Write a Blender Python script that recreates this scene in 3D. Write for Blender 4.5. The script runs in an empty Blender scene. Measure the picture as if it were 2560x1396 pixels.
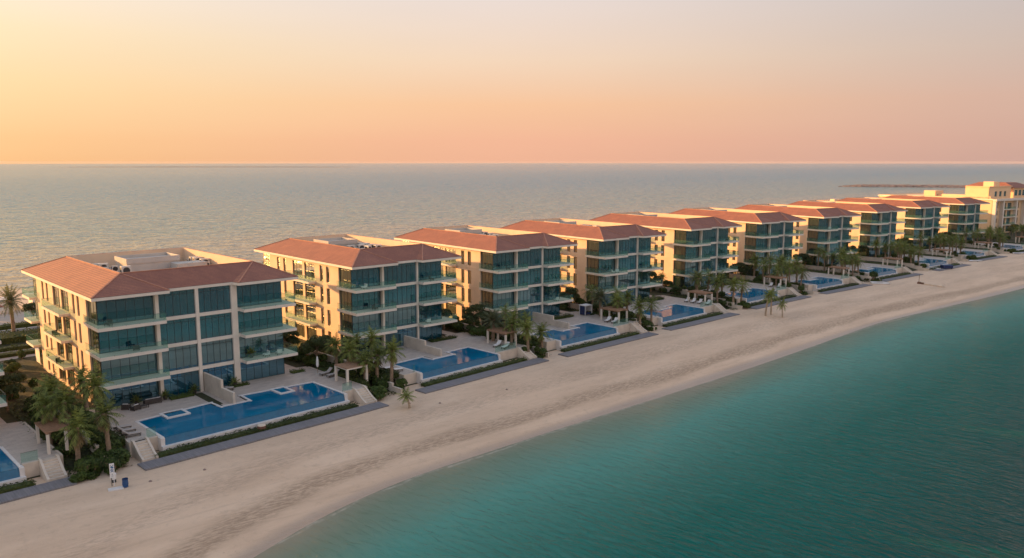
import bpy, bmesh, math, random
from mathutils import Vector, Matrix
PI = math.pi
R = math.radians
scene = bpy.context.scene
col = scene.collection

# ---------------------------------------------------------------- camera
cam_d = bpy.data.cameras.new("Camera")
cam = bpy.data.objects.new("Camera", cam_d)
col.objects.link(cam)
scene.camera = cam
cam_d.sensor_width = 36.0
cam_d.lens = 36.0 * 1983.0 / 2560.0
cam_d.clip_start = 0.5
cam_d.clip_end = 60000.0
CAM_H = 33.6
cam.location = (0, 0, CAM_H)
PITCH = math.atan((698 - 404.9) / 1983.0)
cam.rotation_euler = (PI / 2 - PITCH, 0, 0)

# ---------------------------------------------------------------- world and sun
SUN_AZ, SUN_EL = R(-71.0), R(8.8)
world = bpy.data.worlds.new("World")
scene.world = world
world.use_nodes = True
nt = world.node_tree
for n in list(nt.nodes):
    nt.nodes.remove(n)
def wn(t, **k):
    n = nt.nodes.new(t)
    for a, b in k.items():
        setattr(n, a, b)
    return n
def wmath(op, a, b=None, clamp=False):
    n = wn('ShaderNodeMath', operation=op, use_clamp=clamp)
    for i, v in enumerate((a, b)):
        if v is None: continue
        if isinstance(v, (int, float)): n.inputs[i].default_value = v
        else: nt.links.new(v, n.inputs[i])
    return n.outputs[0]
def srgb(r, g, b):
    f = lambda c: (c / 255 / 12.92) if c / 255 <= 0.04045 else ((c / 255 + 0.055) / 1.055) ** 2.4
    return (f(r), f(g), f(b), 1.0)
def wramp(fac, stops):
    n = wn('ShaderNodeValToRGB')
    cr = n.color_ramp
    cr.interpolation = 'B_SPLINE' if False else 'LINEAR'
    while len(cr.elements) > 1: cr.elements.remove(cr.elements[-1])
    cr.elements[0].position = stops[0][0]; cr.elements[0].color = srgb(*stops[0][1])
    for p, c in stops[1:]:
        e = cr.elements.new(p); e.color = srgb(*c)
    nt.links.new(fac, n.inputs[0])
    return n.outputs[0]
tc = wn('ShaderNodeTexCoord')
sx = wn('ShaderNodeSeparateXYZ'); nt.links.new(tc.outputs['Generated'], sx.inputs[0])
elev = wmath('ARCSINE', sx.outputs[2])
# elevation 0..90 deg -> 0..1 with sqrt-like stretch near the horizon
e01 = wmath('POWER', wmath('MULTIPLY', wmath('MAXIMUM', elev, 0.0), 2 / PI), 0.5)
az = wmath('ARCTAN2', sx.outputs[0], sx.outputs[1])       # 0 = +Y, + = right
def ep(deg): return (deg / 90.0) ** 0.5
# three columns of the evening sky: at the left edge, the middle and the right edge of the view
far_l = wramp(e01, [(0, (246, 190, 130)), (ep(1.5), (250, 200, 142)), (ep(5), (252, 218, 166)), (ep(8), (252, 227, 186)), (ep(11.5), (249, 234, 216)), (ep(25), (232, 216, 196)), (ep(55), (150, 160, 178)), (1, (122, 136, 160))])
mid = wramp(e01, [(0, (236, 178, 148)), (ep(1.5), (243, 184, 152)), (ep(4), (247, 196, 156)), (ep(7), (241, 211, 184)), (ep(11.5), (233, 218, 211)), (ep(22), (196, 198, 206)), (ep(35), (158, 170, 188)), (ep(55), (138, 152, 176)), (1, (122, 136, 160))])
far_r = wramp(e01, [(0, (196, 160, 150)), (ep(1.5), (206, 168, 153)), (ep(4), (210, 175, 160)), (ep(7), (204, 183, 172)), (ep(11.5), (194, 187, 187)), (ep(20), (164, 178, 196)), (ep(35), (140, 160, 186)), (ep(55), (130, 148, 176)), (1, (122, 136, 160))])
behind = wramp(e01, [(0, (222, 188, 172)), (ep(5), (244, 206, 186)), (ep(12), (246, 220, 204)), (ep(25), (214, 206, 206)), (ep(55), (148, 158, 178)), (1, (122, 136, 160))])
def mixc(f, a, b):
    n = wn('ShaderNodeMix', data_type='RGBA'); n.clamp_factor = True
    nt.links.new(f, n.inputs[0]); nt.links.new(a, n.inputs[6]); nt.links.new(b, n.inputs[7])
    return n.outputs[2]
def maprange(v, a, b):
    n = wn('ShaderNodeMapRange', interpolation_type='SMOOTHSTEP')
    nt.links.new(v, n.inputs[0]); n.inputs[1].default_value = a; n.inputs[2].default_value = b
    return n.outputs[0]
# angle away from the sun's azimuth decides the column
absd = wmath('ABSOLUTE', wmath('SUBTRACT', az, SUN_AZ))
absd2 = wmath('MINIMUM', absd, wmath('SUBTRACT', 2 * PI, absd))
c1 = mixc(maprange(absd2, R(30), R(74)), far_l, mid)
c2 = mixc(maprange(absd2, R(115), R(150)), mixc(maprange(absd2, R(68), R(112)), c1, far_r), behind)
# the bright aureole round the low sun (left of the view)
dt = wn('ShaderNodeVectorMath', operation='DOT_PRODUCT')
nt.links.new(tc.outputs['Generated'], dt.inputs[0])
SUNV = Vector((math.sin(SUN_AZ) * math.cos(SUN_EL), math.cos(SUN_AZ) * math.cos(SUN_EL), math.sin(SUN_EL)))
dt.inputs[1].default_value = SUNV
glow = wmath('ADD', wmath('POWER', wmath('MAXIMUM', dt.outputs['Value'], 0.0), 14.0), wmath('MULTIPLY', wmath('POWER', wmath('MAXIMUM', dt.outputs['Value'], 0.0), 40.0), 2.5))
gl = wn('ShaderNodeMix', data_type='RGBA', blend_type='ADD')
nt.links.new(wmath('MULTIPLY', glow, 1.0), gl.inputs[0]); gl.clamp_factor = False
nt.links.new(c2, gl.inputs[6]); gl.inputs[7].default_value = (1.5, 0.85, 0.34, 1)
mpw = wn('ShaderNodeMapping'); nt.links.new(tc.outputs['Generated'], mpw.inputs[0]); mpw.inputs['Scale'].default_value = (1.6, 1.6, 9.0)
nzw = wn('ShaderNodeTexNoise'); nt.links.new(mpw.outputs[0], nzw.inputs['Vector']); nzw.inputs['Scale'].default_value = 1.5; nzw.inputs['Detail'].default_value = 4
EXPO = 0.86
stw = wmath('MULTIPLY', wmath('ADD', wmath('MULTIPLY', nzw.outputs['Fac'], 0.07), 0.925), 2 ** -EXPO * 1.05)
stw = wmath('MULTIPLY', stw, wmath('ADD', 1.0, wmath('MULTIPLY', maprange(elev, R(13), R(38)), 0.55)))
bg1 = wn('ShaderNodeBackground'); nt.links.new(gl.outputs[2], bg1.inputs[0]); nt.links.new(stw, bg1.inputs[1])
sky = wn('ShaderNodeTexSky', sky_type='NISHITA')
sky.sun_disc = False
sky.sun_elevation = SUN_EL
sky.sun_rotation = SUN_AZ % (2 * PI)
sky.dust_density = 3.0
bg2 = wn('ShaderNodeBackground'); nt.links.new(sky.outputs[0], bg2.inputs[0]); bg2.inputs[1].default_value = 0.004
ad = wn('ShaderNodeAddShader'); nt.links.new(bg1.outputs[0], ad.inputs[0]); nt.links.new(bg2.outputs[0], ad.inputs[1])
wo = wn('ShaderNodeOutputWorld'); nt.links.new(ad.outputs[0], wo.inputs[0])

sun_d = bpy.data.lights.new("Sun", 'SUN')
sun_d.energy = 4.6
sun_d.angle = R(0.6)
sun_d.color = (1.0, 0.51, 0.18)
sun = bpy.data.objects.new("Sun", sun_d)
col.objects.link(sun)
sun.rotation_euler = SUNV.to_track_quat('Z', 'Y').to_euler()
sun.location = (-200, 100, 120)

vs = scene.view_settings
vs.view_transform = 'Standard'; vs.look = 'None'; vs.gamma = 1.0
vs.exposure = EXPO

# ---------------------------------------------------------------- material helpers
class NT:
    def __init__(s, name):
        s.m = bpy.data.materials.new(name); s.m.use_nodes = True
        s.t = s.m.node_tree
        s.b = s.t.nodes['Principled BSDF']
    def n(s, ty, **k):
        x = s.t.nodes.new(ty)
        for a, b in k.items(): setattr(x, a, b)
        return x
    def l(s, a, b): s.t.links.new(a, b)
    def coord(s, kind='Object', scale=(1, 1, 1), rot=(0, 0, 0), loc=(0, 0, 0)):
        c = s.n('ShaderNodeTexCoord'); mp = s.n('ShaderNodeMapping')
        mp.inputs['Scale'].default_value = scale; mp.inputs['Rotation'].default_value = rot; mp.inputs['Location'].default_value = loc
        s.l(c.outputs[kind], mp.inputs[0]); return mp.outputs[0]
    def coord2(s, scale, rot):
        a = s.coord(rot=(0, 0, rot)); mp = s.n('ShaderNodeMapping'); mp.inputs['Scale'].default_value = scale; s.l(a, mp.inputs[0]); return mp.outputs[0]
    def noise(s, vec, scale, detail=3, rough=0.55, dist=0.0):
        x = s.n('ShaderNodeTexNoise'); s.l(vec, x.inputs['Vector'])
        x.inputs['Scale'].default_value = scale; x.inputs['Detail'].default_value = detail
        x.inputs['Roughness'].default_value = rough; x.inputs['Distortion'].default_value = dist
        return x.outputs['Fac']
    def math(s, op, a, b=None, clamp=False):
        x = s.n('ShaderNodeMath', operation=op, use_clamp=clamp)
        for i, v in enumerate((a, b)):
            if v is None: continue
            if isinstance(v, (int, float)): x.inputs[i].default_value = v
            else: s.l(v, x.inputs[i])
        return x.outputs[0]
    def ramp(s, fac, stops):
        x = s.n('ShaderNodeValToRGB'); cr = x.color_ramp
        while len(cr.elements) > 1: cr.elements.remove(cr.elements[-1])
        cr.elements[0].position = stops[0][0]; cr.elements[0].color = (*stops[0][1], 1)
        for p, c in stops[1:]:
            e = cr.elements.new(p); e.color = (*c, 1)
        s.l(fac, x.inputs[0]); return x.outputs[0]
    def mix(s, f, a, b, mode='MIX'):
        x = s.n('ShaderNodeMix', data_type='RGBA', blend_type=mode); x.clamp_factor = True
        for i, v in ((0, f), (6, a), (7, b)):
            if isinstance(v, (int, float)): x.inputs[i].default_value = v
            elif isinstance(v, tuple): x.inputs[i].default_value = (*v[:3], 1)
            else: s.l(v, x.inputs[i])
        return x.outputs[2]
    def range(s, v, a, b, c=0.0, d=1.0, smooth=True):
        x = s.n('ShaderNodeMapRange', interpolation_type='SMOOTHSTEP' if smooth else 'LINEAR')
        s.l(v, x.inputs[0])
        for i, q in zip((1, 2, 3, 4), (a, b, c, d)): x.inputs[i].default_value = q
        return x.outputs[0]
    def base(s, c):
        if isinstance(c, tuple): s.b.inputs['Base Color'].default_value = (*c[:3], 1)
        else: s.l(c, s.b.inputs['Base Color'])
        return s
    def rough(s, r):
        if isinstance(r, (int, float)): s.b.inputs['Roughness'].default_value = r
        else: s.l(r, s.b.inputs['Roughness'])
        return s
    def bump(s, h, strength=0.5, dist=0.05, prev=None):
        x = s.n('ShaderNodeBump'); x.inputs['Strength'].default_value = strength; x.inputs['Distance'].default_value = dist
        s.l(h, x.inputs['Height'])
        if prev is not None: s.l(prev, x.inputs['Normal'])
        s.l(x.outputs[0], s.b.inputs['Normal']); return x.outputs[0]
    def sep(s, vec):
        x = s.n('ShaderNodeSeparateXYZ'); s.l(vec, x.inputs[0]); return x.outputs

MAT = {}
def mat_plain(key, colr, rough=0.7, var=0.12, scale=0.6, metallic=0.0, bump=0.0):
    k = NT(key)
    v = k.coord()
    n = k.noise(v, scale, 5)
    dark = tuple(c * (1 - var) for c in colr); lite = tuple(min(1, c * (1 + var)) for c in colr)
    k.base(k.ramp(n, [(0.3, dark), (0.7, lite)])).rough(rough)
    k.b.inputs['Metallic'].default_value = metallic
    if bump: k.bump(k.noise(v, scale * 14, 3), bump, 0.02)
    MAT[key] = k.m
    return k.m

mat_plain('stucco', (0.75, 0.56, 0.39), 0.85, 0.07, 0.35, bump=0.3)
mat_plain('white_concrete', (0.74, 0.66, 0.56), 0.75, 0.06, 0.5, bump=0.15)
mat_plain('garden_wall_plaster', (0.62, 0.53, 0.43), 0.85, 0.14, 0.7, bump=0.4)
mat_plain('coping_stone', (0.70, 0.66, 0.62), 0.5, 0.08, 1.5)
mat_plain('dark_frame', (0.03, 0.033, 0.035), 0.4, 0.1)
mat_plain('white_metal', (0.75, 0.74, 0.72), 0.4, 0.05)
mat_plain('roof_membrane', (0.34, 0.32, 0.31), 0.9, 0.15, 0.5)
mat_plain('grey_plaster', (0.52, 0.48, 0.43), 0.85, 0.08, 0.5)
mat_plain('unit_casing', (0.62, 0.58, 0.52), 0.5, 0.1, 2.0)
mat_plain('unit_grille', (0.035, 0.035, 0.038), 0.6, 0.2, 6.0)
mat_plain('timber', (0.34, 0.20, 0.12), 0.7, 0.25, 3.0, bump=0.2)
mat_plain('lounger_fabric', (0.42, 0.38, 0.35), 0.9, 0.1, 3.0)
mat_plain('white_fabric', (0.78, 0.76, 0.73), 0.9, 0.05, 2.0)
mat_plain('dark_wicker', (0.05, 0.04, 0.035), 0.8, 0.2, 9.0)
mat_plain('cushion', (0.55, 0.53, 0.52), 0.9, 0.08, 3.0)
mat_plain('trunk_bark', (0.27, 0.19, 0.125), 0.95, 0.35, 2.6, bump=0.8)
mat_plain('pale_trunk', (0.40, 0.31, 0.22), 0.95, 0.3, 2.6, bump=0.8)
mat_plain('hotel_stucco', (0.80, 0.56, 0.34), 0.85, 0.05, 0.3)
mat_plain('rock', (0.27, 0.20, 0.17), 0.95, 0.4, 0.25, bump=0.5)
mat_plain('blue_plastic', (0.015, 0.07, 0.20), 0.45, 0.15, 2.0)
mat_plain('navy_cloth', (0.015, 0.03, 0.10), 0.8, 0.2, 2.0)
mat_plain('boat_gelcoat', (0.78, 0.78, 0.77), 0.25, 0.04, 1.0)
mat_plain('asphalt', (0.23, 0.205, 0.19), 0.9, 0.12, 0.4)
mat_plain('back_paving', (0.42, 0.35, 0.29), 0.9, 0.10, 0.6)
mat_plain('umbrella_pole', (0.24, 0.15, 0.09), 0.6, 0.1, 3.0)
mat_plain('rust', (0.16, 0.08, 0.05), 0.9, 0.35, 5.0)
mat_plain('pale_log', (0.66, 0.54, 0.42), 0.8, 0.12, 2.0)
mat_plain('letter_blue', (0.02, 0.13, 0.30), 0.6, 0.05)
mat_plain('letter_grey', (0.30, 0.33, 0.36), 0.6, 0.05)
mat_plain('distant_land', (0.20, 0.14, 0.11), 0.95, 0.3, 0.004)

# terracotta tiles: courses follow the contour lines of the slope
k = NT('terracotta_tiles')
v = k.coord()
xyz = k.sep(v)
course = k.math('FRACT', k.math('MULTIPLY', xyz[2], 6.8))
n1 = k.noise(v, 0.5, 4); n2 = k.noise(k.coord(scale=(3, 3, 9)), 2.0, 2)
basec = k.ramp(n1, [(0.3, (0.29, 0.118, 0.070)), (0.7, (0.43, 0.172, 0.098))])
basec = k.mix(k.range(n2, 0.35, 0.75), basec, (0.23, 0.085, 0.065))
k.base(k.mix(k.range(course, 0.70, 0.92, 0.0, 0.85), basec, (0.12, 0.05, 0.045))).rough(0.75)
k.bump(course, 0.75, 0.10)
MAT['tiles'] = k.m
mat_plain('ridge_tiles', (0.42, 0.19, 0.12), 0.8, 0.15, 1.5)

# glass of the facades: dark tinted, strongly reflecting, curtains and dark rooms behind
def make_glass(key, tint, curtain, ior, gloss, amount):
    k = NT(key)
    v = k.coord('Object', scale=(1, 1, 0.02))
    oi = k.n('ShaderNodeObjectInfo')
    ofs = k.n('ShaderNodeVectorMath', operation='ADD'); k.l(v, ofs.inputs[0])
    cmb = k.n('ShaderNodeCombineXYZ'); k.l(k.math('MULTIPLY', oi.outputs['Random'], 40.0), cmb.inputs[0]); k.l(cmb.outputs[0], ofs.inputs[1])
    folds = k.noise(ofs.outputs[0], 2.6, 2, 0.6)
    rooms = k.noise(k.coord('Object', scale=(1, 1, 0.5)), 0.33, 1)
    amt = k.math('MULTIPLY', k.range(folds, 0.42, 0.66), k.range(rooms, 0.40, 0.62))
    c = k.mix(amt, tint, curtain)
    c = k.mix(k.range(oi.outputs['Random'], 0.1, 0.9, 0.0, 0.62), c, (0.008, 0.03, 0.036))
    k.base(c).rough(0.05)
    k.b.inputs['IOR'].default_value = ior
    gs = k.n('ShaderNodeBsdfGlossy'); gs.inputs['Roughness'].default_value = 0.02; gs.inputs[0].default_value = (*gloss, 1)
    lw = k.n('ShaderNodeLayerWeight'); lw.inputs[0].default_value = 0.35
    mx = k.n('ShaderNodeMixShader'); k.l(k.range(lw.outputs['Facing'], 0, 1, amount, min(1.0, amount + .35), False), mx.inputs[0])
    k.l(k.b.outputs[0], mx.inputs[1]); k.l(gs.outputs[0], mx.inputs[2]); k.l(mx.outputs[0], k.t.nodes['Material Output'].inputs[0])
    MAT[key] = k.m
make_glass('teal_glass', (0.001, 0.050, 0.088), (0.010, 0.125, 0.185), 1.5, (0.50, 0.86, 1.0), 0.22)
make_glass('amber_glass', (0.018, 0.022, 0.014), (0.060, 0.062, 0.034), 1.5, (1.0, 0.92, 0.68), 0.24)
make_glass('corner_glass', (0.012, 0.028, 0.024), (0.075, 0.080, 0.040), 1.5, (0.9, 1.0, 0.8), 0.08)
# balustrade glass
k = NT('balustrade_glass')
k.base((0.20, 0.42, 0.36)).rough(0.06)
k.b.inputs['IOR'].default_value = 1.5
tr = k.n('ShaderNodeBsdfTransparent'); tr.inputs[0].default_value = (0.86, 0.95, 0.92, 1)
mx = k.n('ShaderNodeMixShader'); mx.inputs[0].default_value = 0.10
k.l(tr.outputs[0], mx.inputs[1]); k.l(k.b.outputs[0], mx.inputs[2])
k.l(mx.outputs[0], k.t.nodes['Material Output'].inputs[0])
MAT['rail_glass'] = k.m

# paving of the terraces
k = NT('travertine_paving')
v = k.coord()
br = k.n('ShaderNodeTexBrick'); k.l(v, br.inputs['Vector'])
br.inputs['Scale'].default_value = 1.0; br.inputs['Brick Width'].default_value = 1.2; br.inputs['Row Height'].default_value = 0.6
br.inputs['Mortar Size'].default_value = 0.012
br.inputs['Color1'].default_value = (0.50, 0.42, 0.35, 1); br.inputs['Color2'].default_value = (0.40, 0.335, 0.285, 1); br.inputs['Mortar'].default_value = (0.28, 0.23, 0.19, 1)
n = k.noise(k.coord(scale=(1, 2.4, 1)), 0.8, 5, 0.7)
k.base(k.mix(k.range(n, 0.35, 0.7, 0, 0.55), br.outputs['Color'], (0.57, 0.49, 0.42))).rough(0.7)
MAT['paving'] = k.m
# boardwalk
k = NT('grey_boards')
v = k.coord(); x = k.sep(v)
pl = k.math('FRACT', k.math('MULTIPLY', x[0], 1 / 0.30))
n = k.noise(k.coord(scale=(3.4, 0.3, 1)), 1.0, 4, 0.7)
c = k.ramp(n, [(0.3, (0.155, 0.145, 0.150)), (0.7, (0.235, 0.220, 0.225))])
k.base(k.mix(k.range(pl, 0.86, 0.98, 0, 0.6), c, (0.08, 0.075, 0.08))).rough(0.8)
MAT['boards'] = k.m

# sand (object coords: X along the shore, Y inland; shore at y=-41.5)
def shore_d(k, xyz):
    bend = k.math('MULTIPLY', k.math('MAXIMUM', k.math('SUBTRACT', xyz[0], 150.0), 0.0), 0.085)
    near = k.math('MULTIPLY', k.math('POWER', k.math('MINIMUM', k.math('MAXIMUM', k.math('SUBTRACT', 24.0, xyz[0]), 0.0), 60.0), 2.0), 0.0082)
    return k.math('ADD', k.math('ADD', k.math('ADD', xyz[1], 41.5), bend), near)       # metres inland of the waterline
k = NT('beach_sand_material')
v = k.coord(); xyz = k.sep(v)
d = shore_d(k, xyz)
wob = k.math('MULTIPLY', k.math('SUBTRACT', k.noise(k.coord(scale=(0.03, 0.12, 1)), 1.0, 5, 0.6), 0.5), 7.0)
dw = k.math('ADD', d, wob)
n1 = k.noise(k.coord(scale=(0.06, 0.22, 1), rot=(0, 0, R(-4))), 1.0, 6, 0.62)
n2 = k.noise(v, 0.9, 6, 0.7)
n3 = k.noise(k.coord(scale=(0.9, 3.2, 1)), 1.0, 5, 0.75)
c = k.ramp(n1, [(0.30, (0.60, 0.430, 0.295)), (0.52, (0.70, 0.510, 0.355)), (0.72, (0.77, 0.575, 0.410))])
c = k.mix(k.range(n2, 0.50, 0.78, 0, 0.42), c, (0.39, 0.285, 0.20))
ntr = k.noise(k.coord2((0.05, 1.3, 1), R(5)), 1.0, 3, 0.6)
c = k.mix(k.range(ntr, 0.56, 0.68, 0, 0.16), c, (0.38, 0.27, 0.19))
# band of dark weed and trampled sand a few metres up the beach
band = k.math('MULTIPLY', k.range(dw, 3.4, 5.4), k.range(dw, 6.4, 9.6, 1.0, 0.0))
bandn = k.math('MULTIPLY', band, k.range(n3, 0.36, 0.62, 0.20, 0.80))
c = k.mix(bandn, c, (0.31, 0.215, 0.140))
band2 = k.math('MULTIPLY', k.range(dw, 12.0, 14.5), k.range(dw, 15.5, 21.0, 1.0, 0.0))
c = k.mix(k.math('MULTIPLY', band2, k.range(n3, 0.40, 0.66, 0.0, 0.55)), c, (0.37, 0.265, 0.19))
# wet sand by the water
wet = k.range(k.math('ADD', d, k.math('MULTIPLY', wob, 0.12)), 0.5, 2.6, 1.0, 0.0)
c = k.mix(k.math('MULTIPLY', wet, 0.62), c, (0.30, 0.225, 0.175))
# footprints
vo = k.n('ShaderNodeTexVoronoi'); k.l(v, vo.inputs['Vector']); vo.inputs['Scale'].default_value = 1.3
fp = k.math('MULTIPLY', k.range(vo.outputs['Distance'], 0.05, 0.20, 1.0, 0.0), k.range(k.noise(v, 0.12, 3), 0.52, 0.66))
c = k.mix(k.math('MULTIPLY', fp, 0.5), c, (0.33, 0.24, 0.18))
k.base(c).rough(k.range(wet, 0, 1, 0.95, 0.35))
k.bump(k.math('ADD', k.math('MULTIPLY', n2, 1.0), k.math('SUBTRACT', k.math('MULTIPLY', n3, 0.6), k.math('MULTIPLY', fp, 0.35))), 0.65, 0.22)
MAT['sand'] = k.m
mat_plain('back_sand', (0.52, 0.41, 0.31), 0.95, 0.08, 0.08, bump=0.5)
k = NT('garden_soil_material')
v = k.coord(); n = k.noise(v, 1.2, 6, 0.7); n0 = k.noise(v, 0.15, 3)
c = k.ramp(n, [(0.3, (0.020, 0.026, 0.008)), (0.7, (0.050, 0.054, 0.020))])
k.base(k.mix(k.range(n0, 0.5, 0.7, 0, 0.6), c, (0.13, 0.095, 0.06))).rough(1.0)
k.bump(n, 0.8, 0.25)
MAT['soil'] = k.m

# foliage
def mat_leaf(key, c1, c2, trans=0.25):
    k = NT(key)
    g = k.n('ShaderNodeNewGeometry')
    oi = k.n('ShaderNodeObjectInfo')
    n = k.noise(k.coord(), 1.1, 3)
    f = k.math('ADD', k.math('MULTIPLY', g.outputs['Random Per Island'], 0.55), k.math('ADD', k.math('MULTIPLY', n, 0.5), k.math('MULTIPLY', oi.outputs['Random'], 0.25)))
    c = k.ramp(f, [(0.25, c1), (0.95, c2)])
    k.base(c).rough(0.62)
    k.b.inputs['Specular IOR Level'].default_value = 0.35
    tl = k.n('ShaderNodeBsdfTranslucent'); k.l(c, tl.inputs[0])
    mx = k.n('ShaderNodeMixShader'); mx.inputs[0].default_value = trans
    k.l(k.b.outputs[0], mx.inputs[1]); k.l(tl.outputs[0], mx.inputs[2])
    k.l(mx.outputs[0], k.t.nodes['Material Output'].inputs[0])
    MAT[key] = k.m
mat_leaf('palm_leaf', (0.030, 0.052, 0.012), (0.270, 0.310, 0.070), 0.30)
mat_leaf('date_leaf', (0.070, 0.085, 0.042), (0.180, 0.190, 0.085), 0.3)
mat_leaf('dry_leaf', (0.16, 0.12, 0.05), (0.30, 0.22, 0.10))
mat_leaf('shrub_leaf', (0.014, 0.032, 0.006), (0.095, 0.140, 0.024))
mat_leaf('hedge_leaf', (0.020, 0.036, 0.008), (0.105, 0.135, 0.030))
mat_leaf('tree_leaf', (0.022, 0.036, 0.010), (0.080, 0.105, 0.026))

# sea
k = NT('sea_water')
v = k.coord(); xyz = k.sep(v)
d = k.math('MULTIPLY', shore_d(k, xyz), -1.0)                    # metres out from the front shore
big = k.noise(k.coord(scale=(0.012, 0.03, 1)), 1.0, 3)
dd = k.math('ADD', d, k.math('MULTIPLY', k.math('SUBTRACT', big, 0.5), 14.0))
c = k.ramp(k.range(dd, -1.0, 72.0, 0, 1, False), [(0.0, (0.250, 0.235, 0.165)), (0.035, (0.150, 0.215, 0.150)), (0.13, (0.070, 0.265, 0.215)), (0.38, (0.001, 0.132, 0.105)), (0.75, (0.000, 0.062, 0.054)), (1.0, (0.000, 0.044, 0.039))])
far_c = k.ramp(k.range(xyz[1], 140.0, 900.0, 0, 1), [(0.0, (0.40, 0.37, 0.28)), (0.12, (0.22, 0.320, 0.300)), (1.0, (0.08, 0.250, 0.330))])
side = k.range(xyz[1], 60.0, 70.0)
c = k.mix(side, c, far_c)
foam_b = k.math('MULTIPLY', k.range(xyz[1], 145.0, 149.5, 1.0, 0.0), side)
c = k.mix(k.math('MULTIPLY', foam_b, k.range(k.noise(v, 0.3, 4), 0.35, 0.6)), c, (0.72, 0.66, 0.58))
wv = k.math('MULTIPLY', k.math('SUBTRACT', k.noise(k.coord(scale=(0.12, 0.3, 1)), 1.0, 4, 0.6), 0.5), 2.2)
df_ = k.math('ADD', d, wv)
fo = k.math('MULTIPLY', k.range(df_, -0.35, 0.0), k.range(df_, 0.05, 0.40, 1.0, 0.0))
fo2 = k.math('MULTIPLY', k.range(df_, 2.6, 2.9), k.range(df_, 2.95, 3.4, 1.0, 0.0))
fo = k.math('MULTIPLY', fo, k.range(k.noise(v, 0.9, 4), 0.30, 0.65))
sea_c = k.mix(k.math('MULTIPLY', fo, 0.55), c, (0.48, 0.44, 0.36))
w1 = k.noise(k.coord2((1.35, 0.42, 1), R(-6)), 1.0, 4, 0.55, 0.7)
w2 = k.noise(k.coord2((0.34, 0.10, 1), R(10)), 1.0, 3, 0.5, 0.4)
w4 = k.noise(k.coord2((0.10, 0.12, 1), R(43)), 1.0, 3, 0.6, 0.6)
w3 = k.noise(k.coord2((0.022, 0.035, 1), R(43)), 1.0, 5, 0.6, 0.3)
hh = k.math('ADD', k.math('MULTIPLY', w1, 0.95), k.math('MULTIPLY', w2, 0.80))
hf = k.math('MULTIPLY', k.math('ADD', k.math('MULTIPLY', w3, 6.0), k.math('MULTIPLY', w4, 6.4)), k.range(xyz[1], 150.0, 2500.0, 1.0, 0.5, False))
calm = k.range(d, 0.0, 30.0, 0.25, 1.0)
hsel = k.n('ShaderNodeMix', data_type='FLOAT'); k.l(side, hsel.inputs[0]); k.l(k.math('MULTIPLY', hh, calm), hsel.inputs[2]); k.l(hf, hsel.inputs[3])
bn = k.bump(hsel.outputs[0], 1.0, 0.62)
df = k.n('ShaderNodeBsdfDiffuse'); k.l(sea_c, df.inputs[0]); k.l(bn, df.inputs['Normal'])
gs = k.n('ShaderNodeBsdfGlossy'); gs.inputs['Roughness'].default_value = 0.14; k.l(bn, gs.inputs['Normal'])
fz = k.n('ShaderNodeFresnel'); fz.inputs[0].default_value = 1.33; k.l(bn, fz.inputs['Normal'])
mx = k.n('ShaderNodeMixShader'); k.l(k.math('MULTIPLY', fz.outputs[0], k.range(side, 0, 1, 0.60, 1.0)), mx.inputs[0])
k.l(df.outputs[0], mx.inputs[1]); k.l(gs.outputs[0], mx.inputs[2]); k.l(mx.outputs[0], k.t.nodes['Material Output'].inputs[0])
MAT['sea'] = k.m
# pool water
k = NT('pool_water')
v = k.coord(); n = k.noise(v, 0.25, 3)
k.base(k.ramp(n, [(0.35, (0.000, 0.105, 0.205)), (0.7, (0.000, 0.150, 0.270))])).rough(0.04)
k.b.inputs['IOR'].default_value = 1.33; k.b.inputs['Specular IOR Level'].default_value = 0.10
k.bump(k.noise(v, 1.6, 3), 0.12, 0.05)
MAT['pool'] = k.m
k = NT('blue_mosaic')
v = k.coord(); n = k.noise(v, 2.2, 3)
k.base(k.ramp(n, [(0.3, (0.000, 0.100, 0.200)), (0.7, (0.002, 0.135, 0.250))])).rough(0.12)
MAT['mosaic'] = k.m
mat_plain('pool_floor', (0.05, 0.25, 0.40), 0.4, 0.1, 2.0)

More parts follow.
